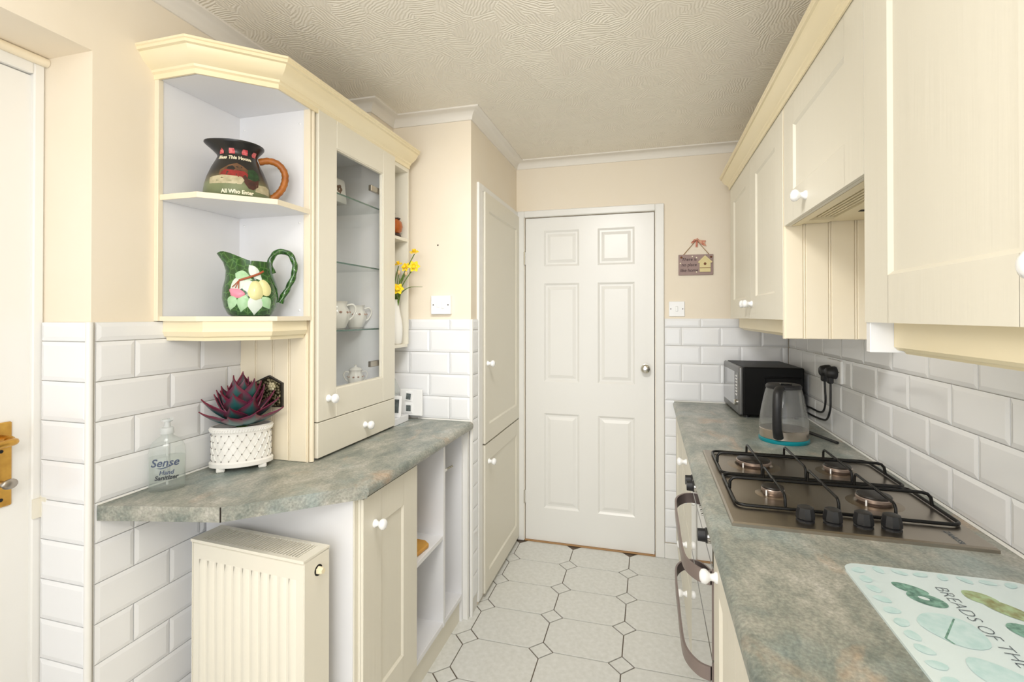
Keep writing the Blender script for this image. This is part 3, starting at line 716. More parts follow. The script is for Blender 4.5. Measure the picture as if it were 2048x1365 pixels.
# ------------------------------------------------------------------ right wall units
XF = .412
def wall_unit(name, y0, y1, z0, label):
    t = thing(name, (.57, (y0+y1)/2, z0), label, 'cabinet'); return t
fw = wall_unit('wall_unit', 1.72, 2.77, 1.31, 'cream two-door wall unit over the microwave')
ob('carcass', B(XF+.021, XR-.001, 1.745, 2.768, 1.37, 2.066), 'cab_bead', fw)
door_part('door', fw, .515, .672, (XF, 2.767, 1.369), 'nx', f=.1, ft=.09, knob_at=(.483, .062))
door_part('door', fw, .515, .672, (XF, 2.249, 1.369), 'nx', f=.1, ft=.09, knob_at=(.032, .062))
bm = bmesh.new(); y1 = 1.742; y0 = 1.724
box(bm, XF+.001, XR-.010, y0+.001, y1, 1.309, 2.066)
xs = [XF+.001, .47, .54, .61, .68, XR-.010]
for a, c in zip(xs, xs[1:]): box(bm, a+.0042, c-.0042, y0-.003, y0+.002, 1.3095, 2.06, bev=.0015)
for x in xs[1:-1]: tube(bm, [(x, y0+.0002, 1.31), (x, y0+.0002, 2.06)], .0026, 8)
tag(ob('end_panel', bm, 'cab_bead', fw), 'cream tongue-and-groove end panel')
PEL = [(0, 1.37), (0, 1.322), (.006, 1.316), (.016, 1.314), (.02, 1.309), (.032, 1.309), (.032, 1.37)]
bm = bmesh.new(); sweep(bm, [(XF+.04, 1.744), (XF+.04, 2.76), (XR-.012, 2.76)], [(-o, z) for o, z in PEL]); ob('pelmet', bm, 'cab_aged', fw)

hw = wall_unit('hood_unit', 1.12, 1.72, 1.66, 'short cream wall unit with extractor above the hob')
ob('carcass', B(XF+.021, XR-.001, 1.121, 1.72, 1.70, 2.066), 'cab_bead', hw)
door_part('door', hw, .594, .378, (XF, 1.718, 1.663), 'nx', f=.1, ft=.092, knob_at=(.225, .046))
bm = bmesh.new(); box(bm, XF+.022, XF+.045, 1.124, 1.718, 1.663, 1.70); box(bm, XF+.12, XR-.012, 1.124, 1.718, 1.672, 1.70); box(bm, XF+.045, XF+.12, 1.66, 1.718, 1.668, 1.70)
hd = ob('extractor', bm, 'cab_aged', hw)
for k in range(6): ob('vent_slat', B(XF+.05+.012*k, XF+.056+.012*k, 1.126, 1.66, 1.676, 1.70), 'cab_aged', hd)
ob('switch_slot', B(XF+.15, XF+.20, 1.55, 1.57, 1.6705, 1.673), 'shadow_black', hd)

nw = wall_unit('wall_unit', .6, 1.117, 1.31, 'large cream wall unit closest to the camera at top right')
ob('carcass', B(XF+.021, XR-.001, .603, 1.10, 1.37, 2.066), 'cab_bead', nw)
ob('end_panel', B(XF+.001, XR-.010, 1.101, 1.118, 1.311, 2.066, bev=.001), 'melamine', nw)
door_part('door', nw, .514, .672, (XF-.002, 1.116, 1.369), 'nx', f=.096, ft=.085, knob_at=(.484, .066))
bm = bmesh.new(); sweep(bm, [(XF+.04, .6), (XF+.04, 1.10)], [(-o, z) for o, z in PEL]); ob('pelmet', bm, 'cab_aged', nw)

bm = bmesh.new()
CR = [(o*.72, z-.024) for o, z in CP]
sweep(bm, [(XF-.002, .55), (XF-.002, 2.772), (XR-.002, 2.772)], [(-o, z) for o, z in CR])
tag(ob('cornice', bm, 'cab_aged', smooth=30), 'long cream cornice along the top of the right wall units', 'cornice')
# ------------------------------------------------------------------ hob
HX0, HX1, HY0, HY1 = .186, .692, 1.236, 1.874
hb = thing('gas_hob', ((HX0+HX1)/2, (HY0+HY1)/2, ZW), 'stainless steel four burner gas hob with black wire pan supports', 'hob')
bm = bmesh.new(); prism(bm, [(HX0, HY0), (HX1, HY0), (HX1, HY1), (HX0, HY1)], ZW, ZW+.007); 
top = [f for f in bm.faces if f.normal.z > .9]; bmesh.ops.inset_region(bm, faces=top, thickness=.006, depth=.003)
ob('steel_plate', bm, 'steel', hb)
HT = ZW+.010
for i, (x, y, r) in enumerate(((.322, 1.718, .05), (.555, 1.713, .038), (.32, 1.455, .028), (.553, 1.455, .04))):
    bm = bmesh.new(); lathe(bm, [(r*1.55, 0), (r*1.35, .0015), (r*1.12, .003), (r*1.05, .003), (r*1.0, .001)], 32, Matrix.Translation((x, y, HT))); bn = ob('burner', bm, 'burner_dish', hb, smooth=50)
    bm = bmesh.new(); lathe(bm, [(r*.85, .001), (r*.9, .006), (r*1.0, .009), (r*1.02, .016), (r*.98, .0175), (0, .0175)], 32, Matrix.Translation((x, y, HT))); ob('flame_ring', bm, 'burner_ring', bn, smooth=40)
    bm = bmesh.new(); lathe(bm, [(r*.94, .0175), (r*.96, .020), (r*.9, .0225), (0, .0235)], 32, Matrix.Translation((x, y, HT))); ob('burner_cap', bm, 'burner_cap', bn, smooth=40)
    bm = bmesh.new(); lathe(bm, [(.002, 0), (.002, .016), (0, .0165)], 8, Matrix.Translation((x-r*.75, y-r*.85, HT))); ob('igniter', bm, 'ceramic_white', bn)
def rrect(x0, x1, y0, y1, r, z):
    pts = []
    for cx, cy, a0 in ((x1-r, y1-r, 0), (x0+r, y1-r, 90), (x0+r, y0+r, 180), (x1-r, y0+r, 270)):
        for k in range(5): a = R(a0+k*22.5); pts.append((cx+r*math.cos(a), cy+r*math.sin(a), z))
    pts.append(pts[0]); return pts
zr = HT+.006; zt = HT+.038
for y0, y1, yc in ((1.592, 1.838, 1.705), (1.336, 1.584, 1.455)):
    bm = bmesh.new(); tube(bm, rrect(.211, .680, y0, y1, .022, zr), .0042, 8)
    sp = ob('pan_support', bm, 'enamel_black', hb, smooth=60)
    for x in (.322, .437, .553):
        bm = bmesh.new(); tube(bm, [(x, y1-.004, zr), (x, y1-.006, zt-.01), (x, y1-.011, zt-.003), (x, y1-.018, zt), (x, y0+.018, zt), (x, y0+.011, zt-.003), (x, y0+.006, zt-.01), (x, y0+.004, zr)], .0036, 8); ob('support_rod', bm, 'enamel_black', sp, smooth=60)
    bm = bmesh.new(); tube(bm, [(.213, yc, zr), (.214, yc, zt-.012), (.220, yc, zt-.004), (.230, yc, zt-.001), (.655, yc, zt-.001), (.667, yc, zt-.004), (.674, yc, zt-.012), (.677, yc, zr)], .0042, 8); ob('support_rod', bm, 'enamel_black', sp, smooth=60)
for x in (.351, .407, .468, .523):
    bm = bmesh.new(); lathe(bm, [(.020, 0), (.020, .003), (.017, .005), (.0205, .008), (.0205, .016), (.017, .032), (.014, .0335), (0, .0335)], 10, Matrix.Translation((x, 1.287, HT)))
    kb = ob('control_knob', bm, 'plastic_black', hb, smooth=30)
bm = text_bm('ZANUSSI', .016, bold=.0004); mapv(bm, lambda v: (.632+v.y, 1.275-v.x, HT+.0003)); ob('lettering', bm, 'print_dark', hb)

# ------------------------------------------------------------------ microwave, kettle, socket, plugs
mw = thing('microwave', (.416, 2.552, ZW), 'black microwave oven with grey front in the far corner of the right worktop', 'microwave', rotz=.045)
MD, MWd, MH = .283, .372, .242
ob('body', B(.018, MD, 0, MWd, .012, MH, bev=.006, seg=2), 'mw_black', mw, local=True, loc=(0, 0, 0))
ob('front_frame', B(0, .02, .001, MWd-.001, .012, MH-.001, bev=.008, seg=3), 'mw_grey', mw, local=True, loc=(0, 0, 0), smooth=40)
ob('door_window', B(-.0015, .002, .085, MWd-.012, .045, MH-.03), 'oven_glass', mw, local=True, loc=(0, 0, 0))
ob('control_strip', B(-.001, .002, .012, .07, .03, MH-.03), 'mw_grey', mw, local=True, loc=(0, 0, 0))
for k in range(7): ob('button', B(-.004, 0, .024, .058, .10+.015*k, .109+.015*k, bev=.001), 'chrome', mw, local=True, loc=(0, 0, 0))
bm = bmesh.new(); lathe(bm, [(.014, 0), (.014, .012), (.012, .014), (0, .014)], 16, Matrix.Translation((0, .041, .068)) @ Matrix.Rotation(R(-90), 4, 'Y')); ob('dial', bm, 'chrome', mw, local=True, loc=(0, 0, 0), smooth=40)
bm = bmesh.new(); tube(bm, catmull([(.11, -.001, .05), (.11, -.001, .16), (.112, -.001, .185), (.125, -.001, .195), (.27, -.001, .195)], 4), .004, 8); ob('side_moulding', bm, 'mw_black', mw, local=True, loc=(0, 0, 0), smooth=60)
for x, y in ((.04, .03), (MD-.03, .03), (.04, MWd-.03), (MD-.03, MWd-.03)):
    bm = bmesh.new(); lathe(bm, [(.012, 0), (.012, .014)], 12, Matrix.Translation((x, y, 0))); ob('foot', bm, 'plastic_black', mw, local=True, loc=(0, 0, 0))

KX, KY = .508, 2.134
kt = thing('kettle', (KX, KY, ZW), 'glass electric kettle with black handle on teal base near the microwave', 'kettle')
KM = Matrix.Translation((KX, KY, ZW))
bm = bmesh.new(); lathe(bm, [(.086, 0), (.0885, .003), (.0885, .012), (.085, .014), (0, .014)], 40, KM); tag(ob('base_ring', bm, 'teal', kt, smooth=40), 'teal power base')
bm = bmesh.new(); lathe(bm, [(.083, .014), (.085, .016), (.0855, .048), (.083, .05), (.078, .0505), (.02, .0485), (0, .0485)], 40, KM); ob('heater_base', bm, 'kettle_liner', kt, smooth=40)
gp = [(.0855, .05), (.086, .065), (.084, .09), (.079, .125), (.072, .16), (.065, .19), (.0605, .206)]
bm = bmesh.new(); lathe(bm, gp+[(r-.003, z) for r, z in gp[::-1]], 40, KM, cap=False); ob('glass_jug', bm, 'kettle_glass', kt, smooth=60)
bm = bmesh.new(); lathe(bm, [(.058, .203), (.0625, .205), (.063, .214), (.058, .22), (.03, .223), (0, .2235)], 40, KM); ld = ob('lid', bm, 'plastic_black', kt, smooth=40)
bm = bmesh.new(); box(bm, KX-.02, KX+.02, KY-.045, KY-.02, ZW+.221, ZW+.2265, bev=.002); ob('lid_catch', bm, 'enamel_black', ld)
hd_ = Vector((-.42, -.907, 0))
def hp(rad, z): return Vector((KX, KY, ZW))+hd_*rad+Vector((0, 0, z))
bm = bmesh.new(); tube(bm, catmull([hp(.058, .207), hp(.082, .205), hp(.104, .19), hp(.114, .15), hp(.113, .10), hp(.105, .055), hp(.088, .028)], 6), lambda t: .0135-.002*math.sin(math.pi*t), 12, flat=1.35); ob('handle', bm, 'plastic_black', kt, smooth=60)
bm = bmesh.new(); tube(bm, [Vector((KX, KY, ZW))+Vector((.058, -.055, .055)), Vector((KX, KY, ZW))+Vector((.045, -.043, .195))], .004, 8); ob('level_gauge', bm, 'kettle_glass', kt)

def plate(name, face, c, w_, h, label, cat, t=.009):
    cx, cy, cz = c
    if face == 'ny': bm = B(cx-w_/2, cx+w_/2, cy-t, cy, cz-h/2, cz+h/2, bev=.0018)
    else: bm = B(cx-t, cx, cy-w_/2, cy+w_/2, cz-h/2, cz+h/2, bev=.0018)
    o = thing(name, c, label, cat); ob('face_plate', bm, 'ceramic_white', o)
    for s in (-1, 1):
        bm = bmesh.new()
        mt = Matrix.Translation((cx+s*w_*.38, cy-t, cz)) @ Matrix.Rotation(R(90), 4, 'X') if face == 'ny' else Matrix.Translation((cx-t, cy+s*w_*.38, cz)) @ Matrix.Rotation(R(-90), 4, 'Y')
        lathe(bm, [(.003, 0), (.003, .0006), (0, .0006)], 10, mt); ob('screw', bm, 'dark_gap', o)
    return o
s1 = plate('light_switch', 'ny', (.156, YF, 1.42), .085, .085, 'white square light switch on end wall below the hanging sign', 'switch')
ob('rocker', B(.149, .163, YF-.013, YF-.008, 1.405, 1.435, bev=.002), 'ceramic_white', s1)
s2 = plate('fused_switch', 'ny', (-.932, YP, 1.432), .098, .087, 'white fused switch on the pier above the tiles', 'switch', t=.02)
ob('rocker', B(-.927, -.913, YP-.024, YP-.019, 1.415, 1.447, bev=.002), 'ceramic_white', s2)
ob('fuse_holder', B(-.952, -.936, YP-.022, YP-.019, 1.42, 1.45, bev=.001), 'ceramic_white', s2)
s3 = plate('double_socket', 'nx', (XRT+.002, 2.25, 1.16), .155, .09, 'white double socket on the tiled right wall behind the microwave', 'socket', t=.012)
for k, (y, lab) in enumerate(((2.29, 'far black plug in the double socket'), (2.222, 'near black plug in the double socket'))):
    p = thing('plug', (.68, y, 1.15), lab, 'plug', group='plugs in the double socket')
    bm = bmesh.new(); M_ = Matrix.Translation((XRT-.010, y, 1.155)) @ Matrix.Rotation(R(-90), 4, 'Y')
    lathe(bm, [(.024, 0), (.026, .004), (.025, .018), (.02, .034), (.015, .038), (0, .038)], 18, M_); box(bm, .685, .706, y-.012, y+.012, 1.112, 1.14, bev=.004); ob('body', bm, 'plastic_black', p, smooth=40)
    bm = bmesh.new()
    if k == 0: pts = [(.697, y, 1.115), (.697, y-.005, 1.075), (.70, y+.0, 1.03), (.705, y+.04, .985), (.712, y+.12, .965), (.715, y+.26, .96), (.715, y+.40, .95)]
    else: pts = [(.697, y, 1.115), (.695, y-.006, 1.06), (.695, y-.002, 1.01), (.70, y+.05, .962), (.712, y+.15, .94), (.715, y+.3, .93), (.715, y+.46, .93)]
    tube(bm, catmull(pts, 6), .0042, 8); ob('cable', bm, 'plastic_black', p, smooth=60)
bm = bmesh.new(); tube(bm, [(.634, 2.285, ZW+.007), (.66, 2.21, ZW+.0065), (.688, 2.12, ZW+.006)], lambda t: .0068 if t < .4 else .0055, 8)
tag(ob('black_stick', bm, 'plastic_black', smooth=50), 'slim black stick lying on the worktop to the right of the kettle', 'utensil')

# ------------------------------------------------------------------ printed glass board
gb = thing('glass_board', (.51, .905, ZW), 'pale blue glass worktop saver printed with breads lying on the right worktop', 'chopping board')
bx0, bx1, by0, by1 = .361, .661, .705, 1.105
pts = [(p[0], p[1]) for p in rrect(bx0, bx1, by0, by1, .03, 0)[:-1]]
bm = bmesh.new(); prism(bm, pts, ZW, ZW+.0042); ob('glass_plate', bm, 'board_glass', gb)
zb = ZW+.0045
def flat(name, pts, m):
    bm = bmesh.new(); f = bm.faces.new([bm.verts.new((x, y, zb)) for x, y in pts]); f.normal_update()
    if f.normal.z < 0: f.normal_flip()
    return ob(name, bm, m, gb)
def ell(cx, cy, a, b_, rot, n=24, wob=.0):
    return [(cx+math.cos(rot)*a*math.cos(t)*(1+wob*math.sin(3*t))-math.sin(rot)*b_*math.sin(t), cy+math.sin(rot)*a*math.cos(t)*(1+wob*math.sin(3*t))+math.cos(rot)*b_*math.sin(t)) for t in [2*math.pi*k/n for k in range(n)]]
flat('printed_roll', ell(.444, 1.028, .026, .015, -.5, wob=.06), 'bread_green')
zb += .0001; flat('printed_bagel', ell(.455, .996, .028, .020, -.55), 'bread_green'); zb += .0001; flat('printed_bagel_hole', ell(.452, .999, .008, .005, -.5), 'board_glass')
flat('printed_roll', ell(.545, 1.026, .024, .02, -.6, wob=.08), 'bread_tan'); zb += .0001; flat('printed_loaf', ell(.566, .995, .038, .02, -.9, wob=.05), 'bread_tan')
flat('printed_loaf', ell(.560, .93, .03, .022, -.7), 'bread_green'); flat('printed_loaf', ell(.46, .80, .05, .03, -.9, wob=.06), 'bread_pale'); flat('printed_slice', ell(.45, .91, .04, .045, .3, wob=.08), 'bread_pale')
zb += .0001
flat('printed_breadstick', [(.466, .944), (.4685, .9435), (.429, .884), (.4335, .872), (.431, .871), (.4255, .884)], 'bread_green')
k = 0
for y in [by1-.028-.033*i for i in range(12)]: flat('printed_border_bread', ell(bx0+.022, y, .013, .010, .6+.7*k, 14, .1), 'bread_pale'); k += 1
for x in [bx0+.058+.034*i for i in range(7)]: flat('printed_border_bread', ell(x, by1-.018, .013, .008, .3+.9*k, 14, .1), 'bread_pale'); k += 1
for y in [by1-.055-.033*i for i in range(6)]: flat('printed_border_bread', ell(bx1-.022, y, .012, .009, .4+.5*k, 14, .1), 'bread_pale'); k += 1
bm = text_bm('BREADS OF THE WORLD', .030, bold=-.0006); bb = [v.co.x for v in bm.verts]; sc = .325/(max(bb)-min(bb)); mn = min(bb)
mapv(bm, lambda v: (.497+v.y*.95, 1.045-(v.x-mn)*sc, zb+.0001)); ob('lettering', bm, 'print_dark', gb)

# ------------------------------------------------------------------ hanging sign
sg = thing('hanging_sign', (.258, YF, 1.611), 'small mauve hanging sign with cream birdhouse on the end wall', 'sign')
ob('board', B(.166, .349, YF-.012, YF-.002, 1.611, 1.726, bev=.001), 'sign_mauve', sg)
for i, s_ in enumerate(('There is', 'no place', 'like home')):
    bm = text_bm(s_, .026, shear=.15, bold=.0002); mapv(bm, lambda v: (.222+v.x*.92, YF-.0125, 1.699-.031*i+v.y)); ob('lettering', bm, 'sign_ink', sg)
bm = bmesh.new(); prism(bm, [(.278, 1.627), (.335, 1.627), (.335, 1.682), (.278, 1.682)], YF-.018, YF-.012, axis='y'); bh = ob('birdhouse', bm, 'sign_house', sg)
bm = bmesh.new(); prism(bm, [(.268, 1.682), (.306, 1.72), (.345, 1.682), (.338, 1.676), (.306, 1.709), (.275, 1.676)], YF-.021, YF-.012, axis='y'); prism(bm, [(.279, 1.682), (.306, 1.709), (.334, 1.682)], YF-.018, YF-.012, axis='y'); ob('roof', bm, 'sign_house', bh)
bm = bmesh.new(); lathe(bm, [(.0075, 0), (.0075, .001), (0, .001)], 16, Matrix.Translation((.306, YF-.018, 1.672)) @ Matrix.Rotation(R(90), 4, 'X')); ob('entrance_hole', bm, 'wood_brown', bh)
ob('ledge', B(.278, .335, YF-.02, YF-.017, 1.648, 1.651), 'wood_brown', bh)
for x in (.181, .338):
    bm = bmesh.new(); ball(bm, (x, YF-.013, 1.711), .006, .004, .006, 10); ob('toggle', bm, 'wood_brown', sg, smooth=60)
bm = bmesh.new(); tube(bm, [(.181, YF-.008, 1.713), (.262, YF-.005, 1.808), (.338, YF-.008, 1.713)], .0022, 6); ob('cord', bm, 'rope', sg)
bm = bmesh.new()
for pts in ([(.262, 1.806), (.238, 1.800), (.232, 1.792), (.245, 1.79)], [(.262, 1.808), (.285, 1.806), (.312, 1.802), (.305, 1.79), (.315, 1.772), (.298, 1.776), (.28, 1.79)], [(.258, 1.803), (.268, 1.803), (.267, 1.768), (.257, 1.768)], [(.236, 1.798), (.25, 1.812), (.268, 1.818), (.276, 1.808), (.262, 1.802)]):
    prism(bm, pts, YF-.012, YF-.009, axis='y')
ob('bow', bm, 'ribbon', sg)
for x, z in ((.262, 1.708), (.176, 1.678), (.262, 1.628), (.24, 1.716)):
    bm = bmesh.new(); ball(bm, (x, YF-.012, z), .004, .001, .004, 8); ob('heart_dot', bm, 'lettering_cream', sg)

# ------------------------------------------------------------------ surface-wrapped decoration for lathe bodies
def prof_r(prof, z):
    for (r0, z0), (r1, z1) in zip(prof, prof[1:]):
        if z0 <= z <= z1 and z1 > z0: return r0+(r1-r0)*(z-z0)/(z1-z0)
    return prof[-1][0]
def wrap(bm, prof, off=.0006, dome=0., ref=None, s0=0., cuts=2):
    if cuts:
        bmesh.ops.triangulate(bm, faces=bm.faces); bmesh.ops.subdivide_edges(bm, edges=bm.edges, cuts=cuts, use_grid_fill=True)
    bnd = {v for e in bm.edges if len(e.link_faces) == 1 for v in e.verts}
    ds = {}
    if dome:
        bl = [v.co.copy() for v in bnd]; mxd = 1e-6
        for v in bm.verts: ds[v] = 0 if v in bnd else min((v.co-c).length for c in bl); mxd = max(mxd, ds[v])
    for v in bm.verts:
        s_, z = v.co.x+s0, v.co.y; r = ref or prof_r(prof, z); rr = prof_r(prof, z)+off+(dome*math.sqrt(ds[v]/mxd) if dome else 0)
        t = -math.pi/2+s_/r; v.co = Vector((rr*math.cos(t), rr*math.sin(t), z))
    return bm
def poly2(pts):
    bm = bmesh.new(); f = bm.faces.new([bm.verts.new((x, y, 0)) for x, y in pts]); f.normal_update()
    if f.normal.z < 0: f.normal_flip()
    return bm

# cottage jug
j1 = thing('jug', (-1.222, 1.236, 1.732), 'dark jug painted with a cottage scene and tan handle on the upper corner shelf', 'jug', rotz=R(43))
P1 = [(.0, .0), (.086, .0), (.092, .008), (.0925, .02), (.089, .045), (.082, .07), (.071, .098), (.060, .12), (.054, .133), (.053, .14), (.060, .152), (.070, .164), (.0735, .169), (.0735, .172), (.070, .17), (.058, .155), (.05, .14), (.05, .11), (.0, .1)]
def spout1(p, t, r, z):
    if z > .134:
        k = max(0, -math.cos(t))**3*min(1, (z-.134)/.034); p.x -= .017*k; p.z += .004*k
    return p
bm = bmesh.new(); lathe(bm, P1, 40, fn=spout1); ob('body', bm, 'jug_paint', j1, local=True, loc=(0, 0, 0), smooth=40)
P1o = P1[1:12]
bm = bmesh.new(); tube(bm, catmull([(.058, 0, .132), (.085, 0, .140), (.112, 0, .134), (.130, 0, .112), (.133, 0, .085), (.124, 0, .055), (.105, 0, .030), (.088, 0, .018)], 7), .0105, 12, lobes=2, twist=420., amp=.07); ob('handle', bm, 'jug_tan', j1, local=True, loc=(0, 0, 0), smooth=60)
def wob(pts): return pts
for nm, m_, pts in (
    ('hill', 'hill_brown', [(-.05, .062), (-.046, .078), (-.02, .096), (.0, .103), (.015, .095), (.035, .08), (.04, .062)]),
    ('cottage', 'red_roof', [(-.045, .058), (-.043, .07), (-.03, .08), (.02, .078), (.03, .07), (.028, .058)]),
    ('bush', 'bush_green', [(.025, .06), (.03, .085), (.045, .09), (.06, .08), (.066, .06), (.05, .05)]),
    ('fence', 'fence_cream', [(-.08, .036), (-.08, .056), (-.04, .062), (.012, .060), (.02, .05), (.012, .036)]),
    ('fence', 'fence_cream', [(.05, .02), (.055, .042), (.09, .046), (.11, .04), (.105, .018)]),
    ('hen', 'hen_brown', [(.016, .062), (.022, .068), (.03, .055), (.05, .052), (.062, .06), (.06, .036), (.045, .024), (.032, .026), (.02, .042)])):
    ob(nm+'_picture', wrap(poly2(pts), P1o, .0004 if nm == 'hill' else .0007 if nm in ('cottage', 'bush') else .001), m_, j1, local=True, loc=(0, 0, 0), smooth=60)
for s_ in (-.046, -.014, .02, .05):
    ob('gingham_patch', wrap(poly2([(-.0075, .134), (.0075, .134), (.0085, .1415), (.006, .149), (-.006, .149), (-.0085, .1415)]), P1o, .0012, s0=s_, ref=.054), 'red_patch', j1, local=True, loc=(0, 0, 0), smooth=60)
bm = text_bm('Bless This House', .0155, bold=.0006); mapv(bm, lambda v: (v.x*.86, v.y+.121, 0)); ob('lettering', wrap(bm, P1o, .0010, s0=-.008, ref=.06, cuts=0), 'lettering_cream', j1, local=True, loc=(0, 0, 0))
bm = text_bm('All Who Enter', .0155, bold=.0006); mapv(bm, lambda v: (v.x*.92, v.y+.0125, 0)); ob('lettering', wrap(bm, P1o, .0014, s0=.002, ref=.092, cuts=0), 'lettering_cream', j1, local=True, loc=(0, 0, 0))

# green fruit jug
j2 = thing('jug', (-1.196, 1.262, 1.380), 'green leaf jug with lemons and pink blossom on the lower corner shelf', 'jug', rotz=R(43))
P2 = [(.0, .0), (.052, .0), (.062, .006), (.073, .028), (.0785, .055), (.077, .085), (.070, .112), (.063, .132), (.059, .15), (.058, .168), (.055, .168), (.056, .15), (.06, .12), (.06, .08), (.0, .03)]
def spout2(p, t, r, z):
    if z > .10:
        c = max(0, -math.cos(t)); h = min(1, (z-.10)/.068); k = c**1.4*h**1.6
        p.x -= .034*c**2.2*h**2.4; p.z += .038*k-.016*c**12*h**2
        p.y *= 1-.30*c*h
    return p
bm = bmesh.new(); lathe(bm, P2, 48, fn=spout2); ob('body', bm, 'jug_green', j2, local=True, loc=(0, 0, 0), smooth=50)
bm = bmesh.new(); tube(bm, catmull([(.063, 0, .135), (.055, 0, .155), (.055, 0, .178), (.068, 0, .199), (.090, 0, .208), (.113, 0, .197), (.125, 0, .168), (.122, 0, .130), (.107, 0, .093), (.092, 0, .064), (.083, 0, .042)], 8), .0085, 12, lobes=3, twist=150., amp=.16); ob('handle', bm, 'jug_green', j2, local=True, loc=(0, 0, 0), smooth=70)
P2o = P2[1:10]
def leafp(cx, cz, l, w_, rot):
    pts = []
    for k in range(9): t = k/8; pts.append((l*1.25*(t-.5), w_*1.2*math.sin(math.pi*t**.8)**1.15))
    for k in range(7, 0, -1): t = k/8; pts.append((l*1.25*(t-.5), -w_*1.2*math.sin(math.pi*t**.8)**1.15))
    return [(cx+x*math.cos(rot)-y*math.sin(rot), cz+x*math.sin(rot)+y*math.cos(rot)) for x, y in pts]
for nm, m_, pts, dm in (
    ('white_leaf', 'leaf_white', leafp(-.036, .094, .05, .016, -2.2), .002), ('pale_leaf', 'leaf_pale', leafp(-.022, .119, .046, .014, -.35), .002),
    ('white_leaf', 'leaf_white', leafp(.014, .13, .05, .013, -.9), .002), ('white_leaf', 'leaf_white', leafp(-.005, .088, .04, .014, -1.2), .002), ('white_leaf', 'leaf_white', leafp(.012, .034, .05, .018, -1.6), .003),
    ('pale_leaf', 'leaf_pale', leafp(-.052, .04, .042, .013, -2.1), .003), ('pale_leaf', 'leaf_pale', leafp(-.020, .038, .044, .014, -1.9), .003), ('pale_leaf', 'leaf_pale', leafp(.044, .04, .038, .013, -.9), .003),
    ('lemon', 'lemon', [(x, y) for x, y in ell(.038, .086, .026, .018, 1.9, 18)], .006), ('lemon', 'lemon', [(x, y) for x, y in ell(.013, .077, .030, .021, 1.57, 18)], .011),
    ('blossom', 'pink', [(x, y) for x, y in ell(-.036, .069, .022, .014, -.35, 20, .12)], .007)):
    ob(nm, wrap(poly2(pts), P2o, .0008, dome=dm, ref=.072), m_, j2, local=True, loc=(0, 0, 0), smooth=60)
def on2(s_, z, off): r = prof_r(P2o, z)+off; t = -math.pi/2+s_/.072; return (r*math.cos(t), r*math.sin(t), z)
bm = bmesh.new(); tube(bm, catmull([on2(-.03, .107, .004), on2(-.005, .116, .006), on2(.02, .127, .006), on2(.038, .137, .005)], 4), .0032, 8)
for a in ((-.045, .086), (-.036, .084), (-.028, .082)): tube(bm, [on2(-.03, .107, .004), on2(a[0], a[1], .006)], .0014, 6)
ob('twig', bm, 'twig', j2, local=True, loc=(0, 0, 0), smooth=60)

# ------------------------------------------------------------------ planter with succulent
PR = R(44); pc = Vector((-1.262, 1.297, ZW))
pt_ = thing('planter', pc, 'white oval quilted ceramic planter on four feet on the left worktop', 'planter', rotz=PR)
A_, B_ = .088, .056
def oval(prof, segs=48, top_open=False):
    bm = bmesh.new()
    def fn(p, t, r, z): return Vector((A_*r*math.cos(t), B_*r*math.sin(t), z))
    lathe(bm, prof, segs, fn=fn); return bm
ob('body', oval([(0, .012), (.97, .012), (1.04, .014), (1.04, .026), (.97, .03), (.955, .06), (.955, .115), (.97, .12), (1.02, .123), (1.03, .134), (.98, .138), (.92, .137), (.90, .12), (.88, .115), (0, .115)]), 'bone_white', pt_, local=True, loc=(0, 0, 0), smooth=35)
ob('soil', oval([(.885, .118), (.6, .124), (0, .126)]), 'soil', pt_, local=True, loc=(0, 0, 0), smooth=60)
for sx in (-1, 1):
    for sy in (-1, 1):
        bm = bmesh.new(); box(bm, sx*A_*.66-.012, sx*A_*.66+.012, sy*B_*.6-.008, sy*B_*.6+.008, 0, .014, bev=.003); ob('foot', bm, 'bone_white', pt_, local=True, loc=(0, 0, 0))
bm = bmesh.new(); bs = bmesh.new(); nq = 22
def ov_(t, z, k=.962): return Vector((A_*k*math.cos(t), B_*k*math.sin(t), z))
for i in range(nq):
    for s in (-1, 1):
        pts = [ov_(2*math.pi*(i+s*.5*q)/nq*1.0, .034+.0195*q) for q in [x*.5 for x in range(0, 9)]]
        tube(bm, pts, .0016, 5)
    for q in range(5):
        p = ov_(2*math.pi*(i+.5*(q % 2))/nq, .034+.0195*q, .975)
        ball(bs, p, .0024, seg=6)
for q in range(70):
    t = 2*math.pi*q/70; tube(bm, [ov_(t, .121, 1.0), ov_(t+.06, .131, 1.035)], .0016, 5)
ob('quilting', bm, 'bone_white', pt_, local=True, loc=(0, 0, 0), smooth=60)
mat('stud_grey', S(150, 146, 140), .4, .5); ob('studs', bs, 'stud_grey', pt_, local=True, loc=(0, 0, 0), smooth=60)

